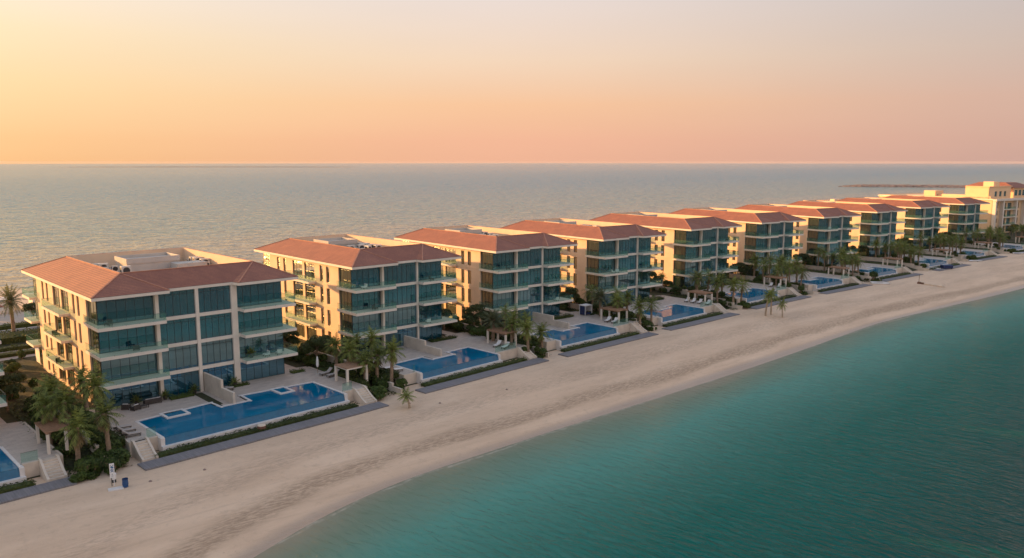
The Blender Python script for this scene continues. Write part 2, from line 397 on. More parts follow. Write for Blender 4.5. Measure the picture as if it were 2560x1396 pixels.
# ---------------------------------------------------------------- mesh helpers
class MB:
    def __init__(s): s.v = []; s.f = []
    def quad(s, a, b, c, d):
        i = len(s.v); s.v += [tuple(a), tuple(b), tuple(c), tuple(d)]; s.f.append((i, i + 1, i + 2, i + 3))
    def tri(s, a, b, c):
        i = len(s.v); s.v += [tuple(a), tuple(b), tuple(c)]; s.f.append((i, i + 1, i + 2))
    def poly(s, pts):
        i = len(s.v); s.v += [tuple(p) for p in pts]; s.f.append(tuple(range(i, i + len(pts))))
    def box(s, x0, x1, y0, y1, z0, z1):
        i = len(s.v)
        s.v += [(x0, y0, z0), (x1, y0, z0), (x1, y1, z0), (x0, y1, z0), (x0, y0, z1), (x1, y0, z1), (x1, y1, z1), (x0, y1, z1)]
        s.f += [(i, i + 3, i + 2, i + 1), (i + 4, i + 5, i + 6, i + 7), (i, i + 1, i + 5, i + 4), (i + 1, i + 2, i + 6, i + 5), (i + 2, i + 3, i + 7, i + 6), (i + 3, i, i + 4, i + 7)]
        return s
    def prism(s, pts, z0, z1):
        n = len(pts); i = len(s.v)
        area = sum(pts[a][0] * pts[(a + 1) % n][1] - pts[(a + 1) % n][0] * pts[a][1] for a in range(n))
        if area < 0: pts = pts[::-1]
        s.v += [(p[0], p[1], z0) for p in pts] + [(p[0], p[1], z1) for p in pts]
        s.f.append(tuple(i + a for a in range(n))[::-1]); s.f.append(tuple(i + n + a for a in range(n)))
        for a in range(n):
            b = (a + 1) % n; s.f.append((i + a, i + b, i + n + b, i + n + a))
        return s
    def bar(s, p, q, w, h=None):
        h = h or w
        p = Vector(p); q = Vector(q); d = (q - p).normalized()
        up = Vector((0, 0, 1)) if abs(d.z) < 0.95 else Vector((1, 0, 0))
        a = d.cross(up).normalized() * (w / 2); b = a.cross(d).normalized() * (h / 2)
        i = len(s.v)
        for c in (p, q):
            s.v += [tuple(c - a - b), tuple(c + a - b), tuple(c + a + b), tuple(c - a + b)]
        s.f += [(i, i + 1, i + 2, i + 3), (i + 7, i + 6, i + 5, i + 4), (i, i + 4, i + 5, i + 1), (i + 1, i + 5, i + 6, i + 2), (i + 2, i + 6, i + 7, i + 3), (i + 3, i + 7, i + 4, i)]
        return s
    def tube(s, pts, rad, seg=8, cap=True):
        rings = []
        for j, p in enumerate(pts):
            p = Vector(p)
            d = (Vector(pts[min(j + 1, len(pts) - 1)]) - Vector(pts[max(j - 1, 0)])).normalized()
            up = Vector((0, 1, 0)) if abs(d.y) < 0.9 else Vector((1, 0, 0))
            a = d.cross(up).normalized(); b = d.cross(a).normalized()
            r = rad[j] if isinstance(rad, (list, tuple)) else rad
            i = len(s.v)
            for q in range(seg):
                t = 2 * PI * q / seg
                s.v.append(tuple(p + a * (math.cos(t) * r) + b * (math.sin(t) * r)))
            rings.append(i)
        for j in range(len(rings) - 1):
            for q in range(seg):
                s.f.append((rings[j] + q, rings[j] + (q + 1) % seg, rings[j + 1] + (q + 1) % seg, rings[j + 1] + q))
        if cap:
            s.f.append(tuple(rings[0] + q for q in range(seg))[::-1]); s.f.append(tuple(rings[-1] + q for q in range(seg)))
        return s
    def wall(s, axis, c, a0, a1, z0, z1, rects, th):
        """wall in plane axis=c (outer face), thickness th (signed, inward), openings rects (a0,a1,z0,z1) with reveals"""
        A = sorted(set([a0, a1] + [q for r in rects for q in r[:2]])); Z = sorted(set([z0, z1] + [q for r in rects for q in r[2:]]))
        P = (lambda a, d, z: (c + d, a, z)) if axis == 'x' else (lambda a, d, z: (a, c + d, z))
        solid = lambda a, z: not any(r[0] < a < r[1] and r[2] < z < r[3] for r in rects)
        for i in range(len(A) - 1):
            for j in range(len(Z) - 1):
                if solid((A[i] + A[i + 1]) / 2, (Z[j] + Z[j + 1]) / 2):
                    for d in (0, th):
                        s.quad(P(A[i], d, Z[j]), P(A[i + 1], d, Z[j]), P(A[i + 1], d, Z[j + 1]), P(A[i], d, Z[j + 1]))
        for r in list(rects) + [(a0, a1, z0, z1)]:
            s.quad(P(r[0], 0, r[2]), P(r[1], 0, r[2]), P(r[1], th, r[2]), P(r[0], th, r[2]))
            s.quad(P(r[0], 0, r[3]), P(r[1], 0, r[3]), P(r[1], th, r[3]), P(r[0], th, r[3]))
            s.quad(P(r[0], 0, r[2]), P(r[0], th, r[2]), P(r[0], th, r[3]), P(r[0], 0, r[3]))
            s.quad(P(r[1], 0, r[2]), P(r[1], th, r[2]), P(r[1], th, r[3]), P(r[1], 0, r[3]))
        return s
    def build(s, name, mat, parent=None, smooth=False, mesh_only=False):
        me = bpy.data.meshes.new(name)
        me.from_pydata(s.v, [], s.f); me.update()
        if not isinstance(mat, (list, tuple)): mat = [mat]
        for m in mat: me.materials.append(MAT[m] if isinstance(m, str) else m)
        if smooth:
            me.polygons.foreach_set('use_smooth', [True] * len(me.polygons))
        if mesh_only: return me
        o = bpy.data.objects.new(name, me); col.objects.link(o)
        if parent: o.parent = parent
        return o

def tag(o, label=None, cat=None, group=None, kind=None):
    if label: o['label'] = label
    if cat: o['category'] = cat
    if group: o['group'] = group
    if kind: o['kind'] = kind
    return o
def empty(name, loc=(0, 0, 0), rz=0.0):
    o = bpy.data.objects.new(name, None); col.objects.link(o)
    o.location = loc; o.rotation_euler = (0, 0, rz); o.empty_display_size = 0.5
    return o
def link(name, me, parent=None, loc=(0, 0, 0), rz=0.0):
    o = bpy.data.objects.new(name, me); col.objects.link(o); o.location = loc; o.rotation_euler = (0, 0, rz)
    if parent: o.parent = parent
    return o
KIDS = {}
def copy_tree(o, parent=None):
    c = o.copy(); col.objects.link(c); c.parent = parent
    for ch in list(o.children): copy_tree(ch, c)
    return c

# ---------------------------------------------------------------- frames (x, y, turn) of the buildings; gardens slightly turned to follow the beach
L1 = (-55.2, 102.5, R(43.18))
def fr(F, u, v):
    c, s_ = math.cos(F[2]), math.sin(F[2]); return (F[0] + c * u - s_ * v, F[1] + s_ * u + c * v)
def sub(F, u, v, dr=0.0):
    x, y = fr(F, u, v); return (x, y, F[2] + R(dr))
BLD = {0: (*fr(L1, -39.5, 0.4), R(43.9)),
       1: L1, 2: (-27.2, 133.7, R(42.21)), 3: (-3.2, 157.3, R(40.11)), 4: (20.9, 180.6, R(38.6)), 5: (46.8, 206.7, R(38.34)),
       6: (72.4, 229.8, R(33.36)), 7: (99.6, 253.3, R(31.97)), 8: (128.6, 279.7, R(33.93)), 9: (157.8, 306.9, R(31.28)), 10: (189.0, 332.4, R(28.28))}
WID = {0: 29.8, 1: 29.8, 2: 23.8, 3: 22.9, 4: 21.8, 5: 21.9, 6: 20.4, 7: 19.5, 8: 19.5, 9: 20.0, 10: 18.0}
DEP = {0: 27.5, 1: 38.5, 2: 38.5, 3: 38.2, 4: 38.9, 5: 39.0, 6: 40.0, 7: 40.0, 8: 40.4, 9: 40.8, 10: 42.0}
GSH = {0: (-1.7, 0, 0.5), 1: (0, 0, 2.0), 2: (0.3, -1.0, 3.5), 3: (0.5, -1.0, 3.5), 4: (0, -1.0, 4.0), 5: (-1.0, -2.0, 3.5), 6: (-0.5, -3.0, 6.0), 7: (-1.0, -3.2, 7.0), 8: (-3.5, -5.5, 4.5), 9: (-6.0, -6.5, 5.5), 10: (-8.0, -8.0, 7.0)}
GAR = {}
for i_, F in BLD.items():
    du, dv, dr = GSH[i_]
    x_, y_ = fr(F, du, dv); GAR[i_] = (x_, y_, F[2] + R(dr))
# ---------------------------------------------------------------- apartment building
FL = [0.0, 3.75, 7.75, 11.7]          # finished floor levels
TOPW = [3.3, 7.3, 11.25, 15.25]       # underside of the slab above
EZ, RZ = 15.84, 17.95                 # eaves and ridge of the roof
def window(parent, axis, c, a0, a1, z0, z1, nm, glass, transom=0.55, fr_t=0.05, sill=False, proud=0.03):
    """pane in plane axis=c (c = glass plane), mullions stand `proud` outside (negative direction)"""
    P = (lambda a, d, z: (c + d, a, z)) if axis == 'x' else (lambda a, d, z: (a, c + d, z))
    m = MB(); m.quad(P(a0, 0, z0), P(a1, 0, z0), P(a1, 0, z1), P(a0, 0, z1))
    w = m.build('window', glass, parent)
    f = MB()
    def b(x0, x1, y0, y1):
        p, q = P(x0, -proud, y0), P(x1, 0.02, y1)
        f.box(min(p[0], q[0]), max(p[0], q[0]), min(p[1], q[1]), max(p[1], q[1]), y0, y1)
    for i in range(nm + 1):
        x = a0 + (a1 - a0) * i / nm
        b(x - fr_t / 2, x + fr_t / 2, z0, z1)
    b(a0, a1, z0, z0 + fr_t); b(a0, a1, z1 - fr_t, z1)
    if transom: b(a0, a1, z1 - transom - fr_t / 2, z1 - transom + fr_t / 2)
    f.build('window_frame', 'dark_frame', w)
    return w
def railing(parent, pts, z, closed=False, h=1.08):
    g = MB(); r = MB()
    for a, b in zip(pts[:-1], pts[1:]):
        A = Vector((*a, 0)); B = Vector((*b, 0)); d = (B - A).normalized(); n = Vector((-d.y, d.x, 0)) * 0.012
        q = [A - n, B - n, B + n, A + n]
        g.prism([(p.x, p.y) for p in q], z + 0.05, z + h)
        r.bar((a[0], a[1], z + h + 0.015), (b[0], b[1], z + h + 0.015), 0.045, 0.03)
        L = (B - A).length; k = max(1, round(L / 1.6))
        for i in range(k + 1):
            p = A.lerp(B, i / k); r.box(p.x - 0.015, p.x + 0.015, p.y - 0.02, p.y + 0.02, z, z + 0.14)
    o = g.build('railing', 'rail_glass', parent)
    r.build('handrail', 'dark_frame', o)
def balcony(parent, pts, z, rail, th=0.42):
    s = MB().prism(pts, z - th, z)
    o = s.build('balcony', 'white_concrete', parent)
    railing(o, rail, z)
    return o

def apartment_block(W, D, wide):
    root = empty('apartment_building')
    if wide:
        a, c = 10.1, 19.8
        cols = [(8.60, 9.08), (14.25, 14.72), (19.60, 20.50)]
        bays = [(1.35, 8.60, 6), (9.08, 14.25, 5), (14.72, 19.60, 5), (20.50, 28.1, 6)]
        RW = 28.25; lb = 9.35; rb0, rb1 = 20.75, 29.2
    else:
        a, c = 9.4, 14.4
        cols = [(7.10, 7.46), (14.60, 14.92)]
        bays = [(1.35, 7.10, 5), (7.46, 14.60, 7), (14.92, 20.8, 5)]
        RW = 20.95; lb = 8.7; rb0, rb1 = 14.75, 22.6
    sg = 0.95                                            # outer face of the side wall
    # --- walls
    m = MB()
    rects = []; wins = []
    for z0, z1 in zip(FL, TOPW):
        for v0, v1, n in ((9.55, 10.7, 1), (11.9, 13.05, 1), (15.0, 18.9, 3), (19.7, 23.6, 3), (26.4, 27.5, 1), (29.0, 30.2, 1)):
            zz0 = z0 + (0.10 if n > 1 else 0.25); zz1 = z1 - 0.35
            rects.append((v0, v1, zz0, zz1)); wins.append((v0, v1, zz0, zz1, n))
    m.wall('x', sg, 6.3, 33.4, -0.3, EZ - 0.42, rects, 0.3)
    # back corner and back wall
    brects = []; bw = []
    for z0, z1 in zip(FL, TOPW):
        for k in range(5):
            u0 = 2.5 + k * (RW - 4.5) / 5; u1 = u0 + (RW - 4.5) / 5 - 1.2
            brects.append((u0, u1, z0 + 0.1, z1 - 0.35)); bw.append((u0, u1, z0 + 0.1, z1 - 0.35))
    m.wall('y', D - 1.5, 1.3, RW, -0.3, EZ - 0.42, brects, -0.3)
    m.wall('x', RW, 6.0, D - 1.5, -0.3, EZ - 0.42, [], -0.3)
    # slab zone between the storeys over the glazed parts, set back
    for z0, z1 in list(zip(TOPW[:3], FL[1:])):
        m.box(sg + 0.30, RW - 0.3, 2.75, D - 2.0, z0, z1)
    m.build('wall', 'stucco', root)
    for v0, v1, z0, z1, n in wins:
        window(root, 'x', sg + 0.2, v0, v1, z0, z1, n, 'amber_glass', 0.5 if n > 1 else 0.0, 0.06 if n > 1 else 0.04)
    for u0, u1, z0, z1 in bw:
        mm = MB(); mm.quad((u1, D - 1.72, z0), (u0, D - 1.72, z0), (u0, D - 1.72, z1), (u1, D - 1.72, z1)); mm.build('window', 'amber_glass', root)
    # --- glazed corner returns and front bays
    for s_ in range(4):
        z0, z1 = FL[s_] + 0.02, TOPW[s_] + (0.0 if s_ < 3 else 0.12)
        window(root, 'x', sg + 0.28, 2.62, 6.28, z0, z1, 3, 'corner_glass')
        window(root, 'x', sg + 0.28, 33.42, D - 1.9, z0, z1, 3, 'amber_glass')
        for i, (u0, u1, n) in enumerate(bays):
            mid = 0 < i < len(bays) - 1
            v = 2.12 if mid else 2.55
            uu0 = sg + 0.34 if i == 0 else u0 + 0.01
            window(root, 'y', v, uu0, u1 - 0.01, z0 - (0.0 if not mid else 0.0), z1, n, 'teal_glass')
        # right return
        window(root, 'x', RW - 0.14, 2.6, 5.98, z0, z1, 3, 'teal_glass', proud=-0.03)
    # --- columns
    for u0, u1 in cols:
        MB().box(u0, u1, 1.70, 2.40, -0.3, EZ - 0.44).build('column', 'white_concrete', root)
    # --- floor bands across the middle bays
    for zt, zb in zip(FL[1:], TOPW[:3]):
        i0 = cols[0][1]
        for (c0, c1) in zip(cols[:-1], cols[1:]):
            MB().box(c0[1] + 0.002, c1[0] - 0.002, 1.78, 2.6, zb - 0.02, zt + 0.02).build('floor_band', 'white_concrete', root)
    # --- balconies
    for i in (1, 2, 3):
        z = FL[i]
        balcony(root, [(0.45, -0.30), (lb, -0.30), (lb, 1.69), (cols[0][0] - 0.01, 1.69), (cols[0][0] - 0.01, 2.52), (sg + 0.26, 2.52), (sg + 0.26, 6.28), (0.45, 6.28)], z,
                [(0.50, 6.2), (0.50, -0.24), (lb - 0.06, -0.24), (lb - 0.06, 1.6)])
        balcony(root, [(rb0, -0.05), (rb1, -0.05), (rb1, 6.0), (RW + 0.01, 6.0), (RW + 0.01, 2.52), (cols[-1][1] + 0.01, 2.52), (cols[-1][1] + 0.01, 1.69), (rb0 - 0.05, 1.69)], z,
                [(rb0 + 0.06, 1.6), (rb0 + 0.06, 0.01), (rb1 - 0.06, 0.01), (rb1 - 0.06, 5.9)])
        balcony(root, [(-0.55, 14.6), (sg - 0.01, 14.6), (sg - 0.01, 24.4), (-0.55, 24.4)], z, [(sg - 0.04, 14.66), (-0.5, 14.66), (-0.5, 24.34), (sg - 0.04, 24.34)], 0.36)
        balcony(root, [(-0.15, 33.9), (sg + 0.26, 33.9), (sg + 0.26, D - 1.6), (3.5, D - 1.6), (3.5, D + 0.3), (-0.15, D + 0.3)], z, [(sg, 33.96), (-0.1, 33.96), (-0.1, D + 0.24), (3.4, D + 0.24)], 0.36)
        # thin string course on the side wall
        MB().box(sg - 0.05, sg - 0.002, 6.31, 14.55, z - 0.34, z - 0.02).build('floor_band', 'stucco', root)
    # --- roof
    roof = MB()
    h3u, h3v = W - 4.2, 6.7
    N = (0, 0, EZ); Bc = (a, 0, EZ); Bm = (a, 1.6, EZ); C0 = (c, 1.6, EZ); Cp = (c + 0.3, 0, EZ); Rr = (W, 0, EZ); RB = (W, D, EZ); LB = (0, D, EZ)
    FLt = (5.8, 6.7, RZ); FRt = (W - 5.5, 6.7, RZ); H3 = (h3u, h3v, RZ); BRt = (W - 4.4, D - 4.0, RZ); BLt = (5.9, D - 4.2, RZ)
    roof.poly([N, FLt, BLt, LB]); roof.tri(N, Bc, FLt); roof.tri(Bc, Bm, FLt)
    roof.poly([Bm, C0, FRt, FLt]); roof.poly([C0, Cp, H3, FRt]); roof.tri(Cp, Rr, H3)
    roof.poly([Rr, RB, BRt, H3]); roof.poly([RB, LB, BLt, BRt])
    ro = roof.build('roof', 'tiles', root)
    eav = [N, Bc, Bm, C0, Cp, Rr, RB, LB]
    f = MB()
    for p, q in zip(eav, eav[1:] + eav[:1]):
        f.quad((p[0], p[1], EZ - 0.03), (q[0], q[1], EZ - 0.03), (q[0], q[1], EZ - 0.44), (p[0], p[1], EZ - 0.44))
    inn = [(2.2, 3.0), (a, 3.0), (a, 3.0), (c, 3.0), (c + 0.3, 3.0), (W - 3.5, 3.0), (W - 3.5, D - 2.5), (2.2, D - 2.5)]
    for i in range(len(eav)):
        j = (i + 1) % len(eav)
        if i == 1: 
            continue
        f.quad((eav[i][0], eav[i][1], EZ - 0.44), (eav[j][0], eav[j][1], EZ - 0.44), (*inn[j], EZ - 0.44), (*inn[i], EZ - 0.44))
    # thin drip edge
    f.build('fascia', 'white_concrete', ro)
    rc = MB()
    for p, q in ((N, FLt), (Bc, FLt), (FLt, BLt), (BLt, LB), (FLt, FRt), (FRt, H3), (Cp, H3), (Rr, H3), (H3, BRt), (BRt, RB), (BLt, BRt)):
        rc.bar((p[0], p[1], p[2] + 0.03), (q[0], q[1], q[2] + 0.03), 0.22, 0.10)
    rc.build('ridge_cap', 'ridge_tiles', ro)
    # --- sunken flat roof in the middle
    DZ = 15.5
    ring = [FLt, FRt, H3, BRt, BLt]
    cx = sum(p[0] for p in ring) / 5; cy = sum(p[1] for p in ring) / 5
    ins = []
    for p in [FLt, (H3[0], H3[1], 0), BRt, BLt]:
        ins.append((p[0] + (0.25 if p[0] < cx else -0.25), p[1] + (0.25 if p[1] < cy else -0.25)))
    outp = [(FLt[0], FLt[1]), (H3[0], H3[1]), (BRt[0], BRt[1]), (BLt[0], BLt[1])]
    pp = MB()
    for i in range(4):
        j = (i + 1) % 4
        pp.quad((*ins[i], DZ), (*ins[j], DZ), (*ins[j], RZ + 0.04), (*ins[i], RZ + 0.04))
        pp.quad((*outp[i], RZ + 0.04), (*outp[j], RZ + 0.04), (*ins[j], RZ + 0.04), (*ins[i], RZ + 0.04))
    pp.build('parapet', 'stucco', root)
    dk = MB(); dk.quad(*[(*p, DZ) for p in ins]); dk.build('roof_deck', 'roof_membrane', root)
    pr = MB()
    u0, u1 = (12.2, 20.6) if wide else (9.2, 15.6)
    pr.box(u0, u1, 24.2, 30.0, DZ, DZ + 1.9)
    pr.box(u0 - 0.12, u1 + 0.12, 24.08, 24.22, DZ + 1.55, DZ + 2.4); pr.box(u0 - 0.12, u1 + 0.12, 29.98, 30.12, DZ + 1.55, DZ + 2.4)
    pr.box(u0 - 0.12, u0 + 0.02, 24.22, 29.98, DZ + 1.55, DZ + 2.4); pr.box(u1 - 0.02, u1 + 0.12, 24.22, 29.98, DZ + 1.55, DZ + 2.4)
    if wide: pr.box(u1 - 1.6, u1 + 3.4, 20.8, 23.8, DZ, DZ + 1.3)
    pr.build('plant_room', 'grey_plaster', root)
    return root
protoW = apartment_block(29.8, 38.5, True)
protoN = apartment_block(23.8, 38.5, False)
B_LABEL = {
 0: 'cut off cream apartment building at the left edge, only balcony corners showing',
 1: 'nearest and widest cream apartment building with red hipped roof and two middle glass bays',
 2: 'second cream apartment building from the left, behind the dense palm clump and square pergola',
 3: 'third cream apartment building from the left, tree with round crown beside its lit wall',
 4: 'fourth cream apartment building from the left, white chairs on its left balcony',
 5: 'fifth cream apartment building from the left, behind pool with four white loungers',
 6: 'sixth cream apartment building from the left, behind the pair of palms standing on sand',
 7: 'seventh cream apartment building from the left, fourth from last in the row of red roofs',
 8: 'eighth cream apartment building from the left, third from last in the row',
 9: 'ninth cream apartment building from the left, next to last in the row of red roofs',
 10: 'last and farthest red roofed apartment building, right in front of the tall hotel'}
BO = {}
for i_ in range(11):
    F = BLD[i_]
    if i_ == 1: o = protoW
    elif i_ == 2: o = protoN
    elif i_ == 0: o = copy_tree(protoW)
    else: o = copy_tree(protoN)
    zs = {3: 1.006, 4: 1.012}.get(i_, 1.018 if i_ > 4 else 1.0)
    w0 = 29.8 if i_ < 2 else 23.8
    o.location = (F[0], F[1], 0.0); o.rotation_euler = (0, 0, F[2])
    o.scale = (WID[i_] / w0, DEP[i_] / 38.5, zs)
    tag(o, B_LABEL[i_], 'building', 'red roofed apartment buildings along the beach')
    BO[i_] = o

def roofpt(i, u, v):
    w0 = 29.8 if i < 2 else 23.8
    return fr(BLD[i], u * WID[i] / w0, v * DEP[i] / 38.5)
# rooftop air conditioners
def ac_unit(big):
    r = empty('air_conditioner')
    w, d, h = (1.5, 0.8, 1.6) if big else (1.0, 0.5, 1.15)
    MB().box(-w / 2, w / 2, -d / 2, d / 2, 0.12, h).box(-w / 2 + .05, -w / 2 + .15, -d / 2, d / 2, 0, 0.12).box(w / 2 - .15, w / 2 - .05, -d / 2, d / 2, 0, 0.12).build('casing', 'unit_casing', r)
    g = MB()
    t = [(math.cos(2 * PI * q / 14) * h * 0.34, math.sin(2 * PI * q / 14) * h * 0.34) for q in range(14)]
    g.poly([(x, -d / 2 - 0.012, z + h * 0.56) for x, z in t]); g.poly([(x - 0.0, d / 2 + 0.012, z + h * 0.56) for x, z in t[::-1]])
    g.quad((-w / 2 - 0.01, -d * .4, .25), (-w / 2 - 0.01, d * .4, .25), (-w / 2 - 0.01, d * .4, h * .9), (-w / 2 - 0.01, -d * .4, h * .9))
    g.build('fan_grille', 'unit_grille', r)
    return r
ac_b, ac_s = ac_unit(True), ac_unit(False)
rnd = random.Random(5)
AC_W = [(8.2, 26.4), (8.3, 27.8), (9.4, 26.0), (9.6, 27.5), (11.0, 27.0), (24.0, 28.2), (24.1, 26.9), (24.2, 25.6), (24.1, 24.3), (24.3, 23.0), (24.4, 21.6), (11.2, 21.5), (22.4, 22.4)]
AC_N = [(8.0, 24.5), (8.6, 20.0), (11.2, 21.4), (12.4, 21.0), (13.6, 21.3), (14.8, 21.1), (12.0, 18.6), (13.3, 18.3), (14.8, 18.2), (16.6, 20.4), (17.2, 18.4), (17.4, 23.0), (17.6, 25.5), (16.4, 24.2), (16.8, 22.2), (15.9, 21.8), (17.3, 27.0), (8.2, 22.3)]
first = {True: True, False: True}
ordn = {1: 'widest', 2: 'second', 3: 'third', 4: 'fourth', 5: 'fifth', 6: 'sixth', 7: 'seventh', 8: 'eighth', 9: 'ninth', 10: 'last'}
for i_ in range(1, 11):
    L = AC_W if i_ == 1 else AC_N
    if i_ > 6: L = L[::2]
    for (u, v) in L:
        big = rnd.random() < 0.6
        src = ac_b if big else ac_s
        o = src if first[big] else copy_tree(src)
        first[big] = False
        x, y = roofpt(i_, u + rnd.uniform(-.15, .15), v + rnd.uniform(-.2, .2))
        o.location = (x, y, 15.5 * BO[i_].scale[2]); o.rotation_euler = (0, 0, BLD[i_][2] + rnd.choice([0, 0, PI / 2]) + rnd.uniform(-.05, .05))
        tag(o, '%s boxy air conditioning unit in the %s %s of the %s roof' % ('large' if big else 'small', 'front' if v < 22.5 else 'rear', 'left' if u < 11 else ('middle' if u < 16.5 else 'right'), ordn[i_]), 'air conditioner', 'air conditioners on the roof of the %s apartment building' % ordn[i_])

# ---------------------------------------------------------------- hotel at the right edge
HF = sub(BLD[10], 54.0, 20.0, 2.0)
def hotel():
    r = empty('hotel_building')
    m = MB()
    rs = []; ws = []
    for s_ in range(4):
        for v0 in (10.5, 20.0, 27.5, 36.0, 44.0):
            rs.append((v0, v0 + 2.2, 1.1 + s_ * 3.7, 3.2 + s_ * 3.7)); ws.append(rs[-1])
    m.wall('x', 0.0, 0.0, 60.0, -0.4, 16.3, rs, 0.35)
    fs = []; fw = []
    for s_ in range(4):
        z = s_ * 3.7
        fs.append((2.0, 4.6, z + 0.9, z + 3.1))
        for u0 in (8.0, 12.6, 19.0, 26.5, 33.0, 40.0):
            fs.append((u0, u0 + 3.6, z + 0.2, z + 3.0))
    m.wall('y', 0.0, 0.0, 46.0, -0.4, 16.3, fs, 0.6)
    m.wall('y', 60.0, 0.0, 46.0, -0.4, 16.3, [], -0.35)
    m.box(0.4, 46, 0.7, 59.6, 15.7, 16.0)
    m.build('wall', 'hotel_stucco', r)
    for (a0, a1, z0, z1) in rs: window(r, 'x', 0.25, a0, a1, z0, z1, 2, 'amber_glass', 0, 0.07)
    for (a0, a1, z0, z1) in fs: window(r, 'y', 0.5, a0, a1, z0, z1, 2, 'teal_glass', 0.5, 0.07)
    for u0 in (-0.25, 6.2, 17.6, 25.0, 38.0): MB().box(u0, u0 + 1.1, -1.5, -0.004, -0.4, 15.2).build('column', 'white_concrete', r)
    for s_ in range(1, 4):
        z = s_ * 3.7
        for (u0, u1) in ((7.32, 17.58), (26.12, 37.98)):
            b = MB().box(u0, u1, -1.4, -0.006, z - 0.25, z + 0.1).build('balcony', 'white_concrete', r)
            railing(b, [(u0 + 0.05, -1.34), (u1 - 0.05, -1.34)], z + 0.1)
    m = MB(); m.box(-0.5, 46, -1.9, -0.008, 15.22, 16.1); m.box(-0.5, -0.008, -0.006, 60.3, 15.6, 16.1); m.build('cornice', 'white_concrete', r)
    # set back upper storeys
    u = MB(); rr = []
    for v0 in (6, 9.2, 12.4): rr.append((v0, v0 + 1.6, 17.4, 19.3))
    u.wall('x', 3.0, 4.0, 15.0, 16.0, 21.6, [], 0.3); u.wall('y', 4.0, 3.0, 22.0, 16.0, 21.6, [(8, 10, 17, 19.5), (12, 14, 17, 19.5), (16, 18, 17, 19.5)], 0.3); u.box(3.35, 22, 4.35, 14.9, 21.2, 21.5)
    u.box(2.0, 9.0, 30.0, 36.0, 16.004, 19.2); u.box(4, 9, 15.01, 29.9, 16.004, 17.6)
    u.box(12.0, 17.0, 7.0, 12.0, 21.504, 24.0)
    u.box(2.6, 3.0, 3.6, 15.3, 21.6, 22.0); u.box(3.004, 22.4, 3.6, 4.0, 21.61, 22.0)
    u.build('upper_storey', 'hotel_stucco', r)
    for (a, b) in ((8, 10), (12, 14), (16, 18)): window(r, 'y', 4.2, a, b, 17, 19.5, 2, 'teal_glass', 0, 0.07)
    for v0 in (1.5, 5.5, 9.5, 13.5, 17.5):
        MB().box(0.2, 0.35, v0, v0 + 3.2, 16.9, 17.3).box(0.2, 0.35, v0, v0 + 0.3, 16.1, 16.899).box(0.2, 0.35, v0 + 2.9, v0 + 3.2, 16.1, 16.899).build('parapet_frame', 'hotel_stucco', r)
    ro = MB(); z0, z1 = 21.0, 23.4
    ro.poly([(22, 2, z0), (40, 2, z0), (36, 9, z1), (26, 9, z1)]); ro.poly([(22, 2, z0), (26, 9, z1), (26, 22, z1), (22, 28, z0)]); ro.poly([(40, 2, z0), (40, 28, z0), (36, 22, z1), (36, 9, z1)]); ro.poly([(22, 28, z0), (26, 22, z1), (36, 22, z1), (40, 28, z0)]); ro.poly([(26, 9, z1), (36, 9, z1), (36, 22, z1), (26, 22, z1)])
    ro.build('roof', 'tiles', r)
    w = MB(); w.box(23, 39, 3.2, 27, 16.0, 20.99); w.build('wall', 'hotel_stucco', r)
    for a in (24, 27.5, 31, 34.5): window(r, 'y', 3.15, a, a + 2.2, 17.2, 19.9, 2, 'teal_glass', 0, 0.07)
    return r
h = hotel(); h.location = (HF[0], HF[1], 0); h.rotation_euler = (0, 0, HF[2])
tag(h, 'large cream hotel with stepped upper floors and sunlit side wall at the far right edge', 'building')
# low flat roofed blocks behind the last red roofs
def low_block(u, v, w, d, hgt, label):
    F = sub(BLD[10], u, v)
    r = empty('low_building', (F[0], F[1], 0), F[2])
    m = MB(); rc = [(2 + i * 4.2, 4.2 + i * 4.2, hgt - 3.4, hgt - 1.4) for i in range(int((d - 5) // 4.2))]
    m.wall('x', 0, 0, d, -0.4, hgt, rc, 0.3); m.wall('y', 0, 0, w, -0.4, hgt, [], 0.3); m.wall('x', w, 0, d, -0.4, hgt, [], -0.3); m.wall('y', d, 0, w, -0.4, hgt, [], -0.3)
    m.box(0.3, w - 0.3, 0.3, d - 0.3, hgt - 0.6, hgt - 0.5); m.build('wall', 'stucco', r)
    for a0, a1, z0, z1 in rc: window(r, 'x', 0.2, a0, a1, z0, z1, 2, 'amber_glass', 0, 0.07)
    MB().box(w * .6, w * .8, d * .6, d * .75, hgt - 0.496, hgt + 0.5).build('plant_room', 'stucco', r)
    tag(r, label, 'building')
low_block(24.0, 50.0, 22.0, 20.0, 15.4, 'low cream flat roofed block seen above the last red roof, left of the hotel')
low_block(-8.0, 60.0, 24.0, 18.0, 14.6, 'flat topped pale block peeping out behind the ninth and last red roofs')
# ---------------------------------------------------------------- ground, beach, sea (in the frame of the nearest building: X along the coast, Y inland)
def lerp_tab(x, T):
    if x <= T[0][0]: return T[0][1]
    for (a, b), (c, d) in zip(T[:-1], T[1:]):
        if x <= c: return b + (d - b) * (x - a) / (c - a)
    return T[-1][1]
def toL1(x, y):
    dx, dy = x - L1[0], y - L1[1]; c, s_ = math.cos(L1[2]), math.sin(L1[2])
    return (dx * c + dy * s_, -dx * s_ + dy * c)
def shore(u): return -41.5 - 0.085 * max(0.0, u - 150.0) - 0.0082 * min(max(24.0 - u, 0.0), 60.0) ** 2
FRT = []
for i_ in range(11):
    for uu in (0.0, WID[i_]):
        p = toL1(*fr(GAR[i_], uu, -19.0)); FRT.append(p)
FRT.sort()
FRT = [(-160, FRT[0][1])] + FRT + [(FRT[-1][0] + 60, FRT[-1][1] - 6), (700, FRT[-1][1] - 30)]
def front(u): return lerp_tab(u, FRT)
SEA = -2.4
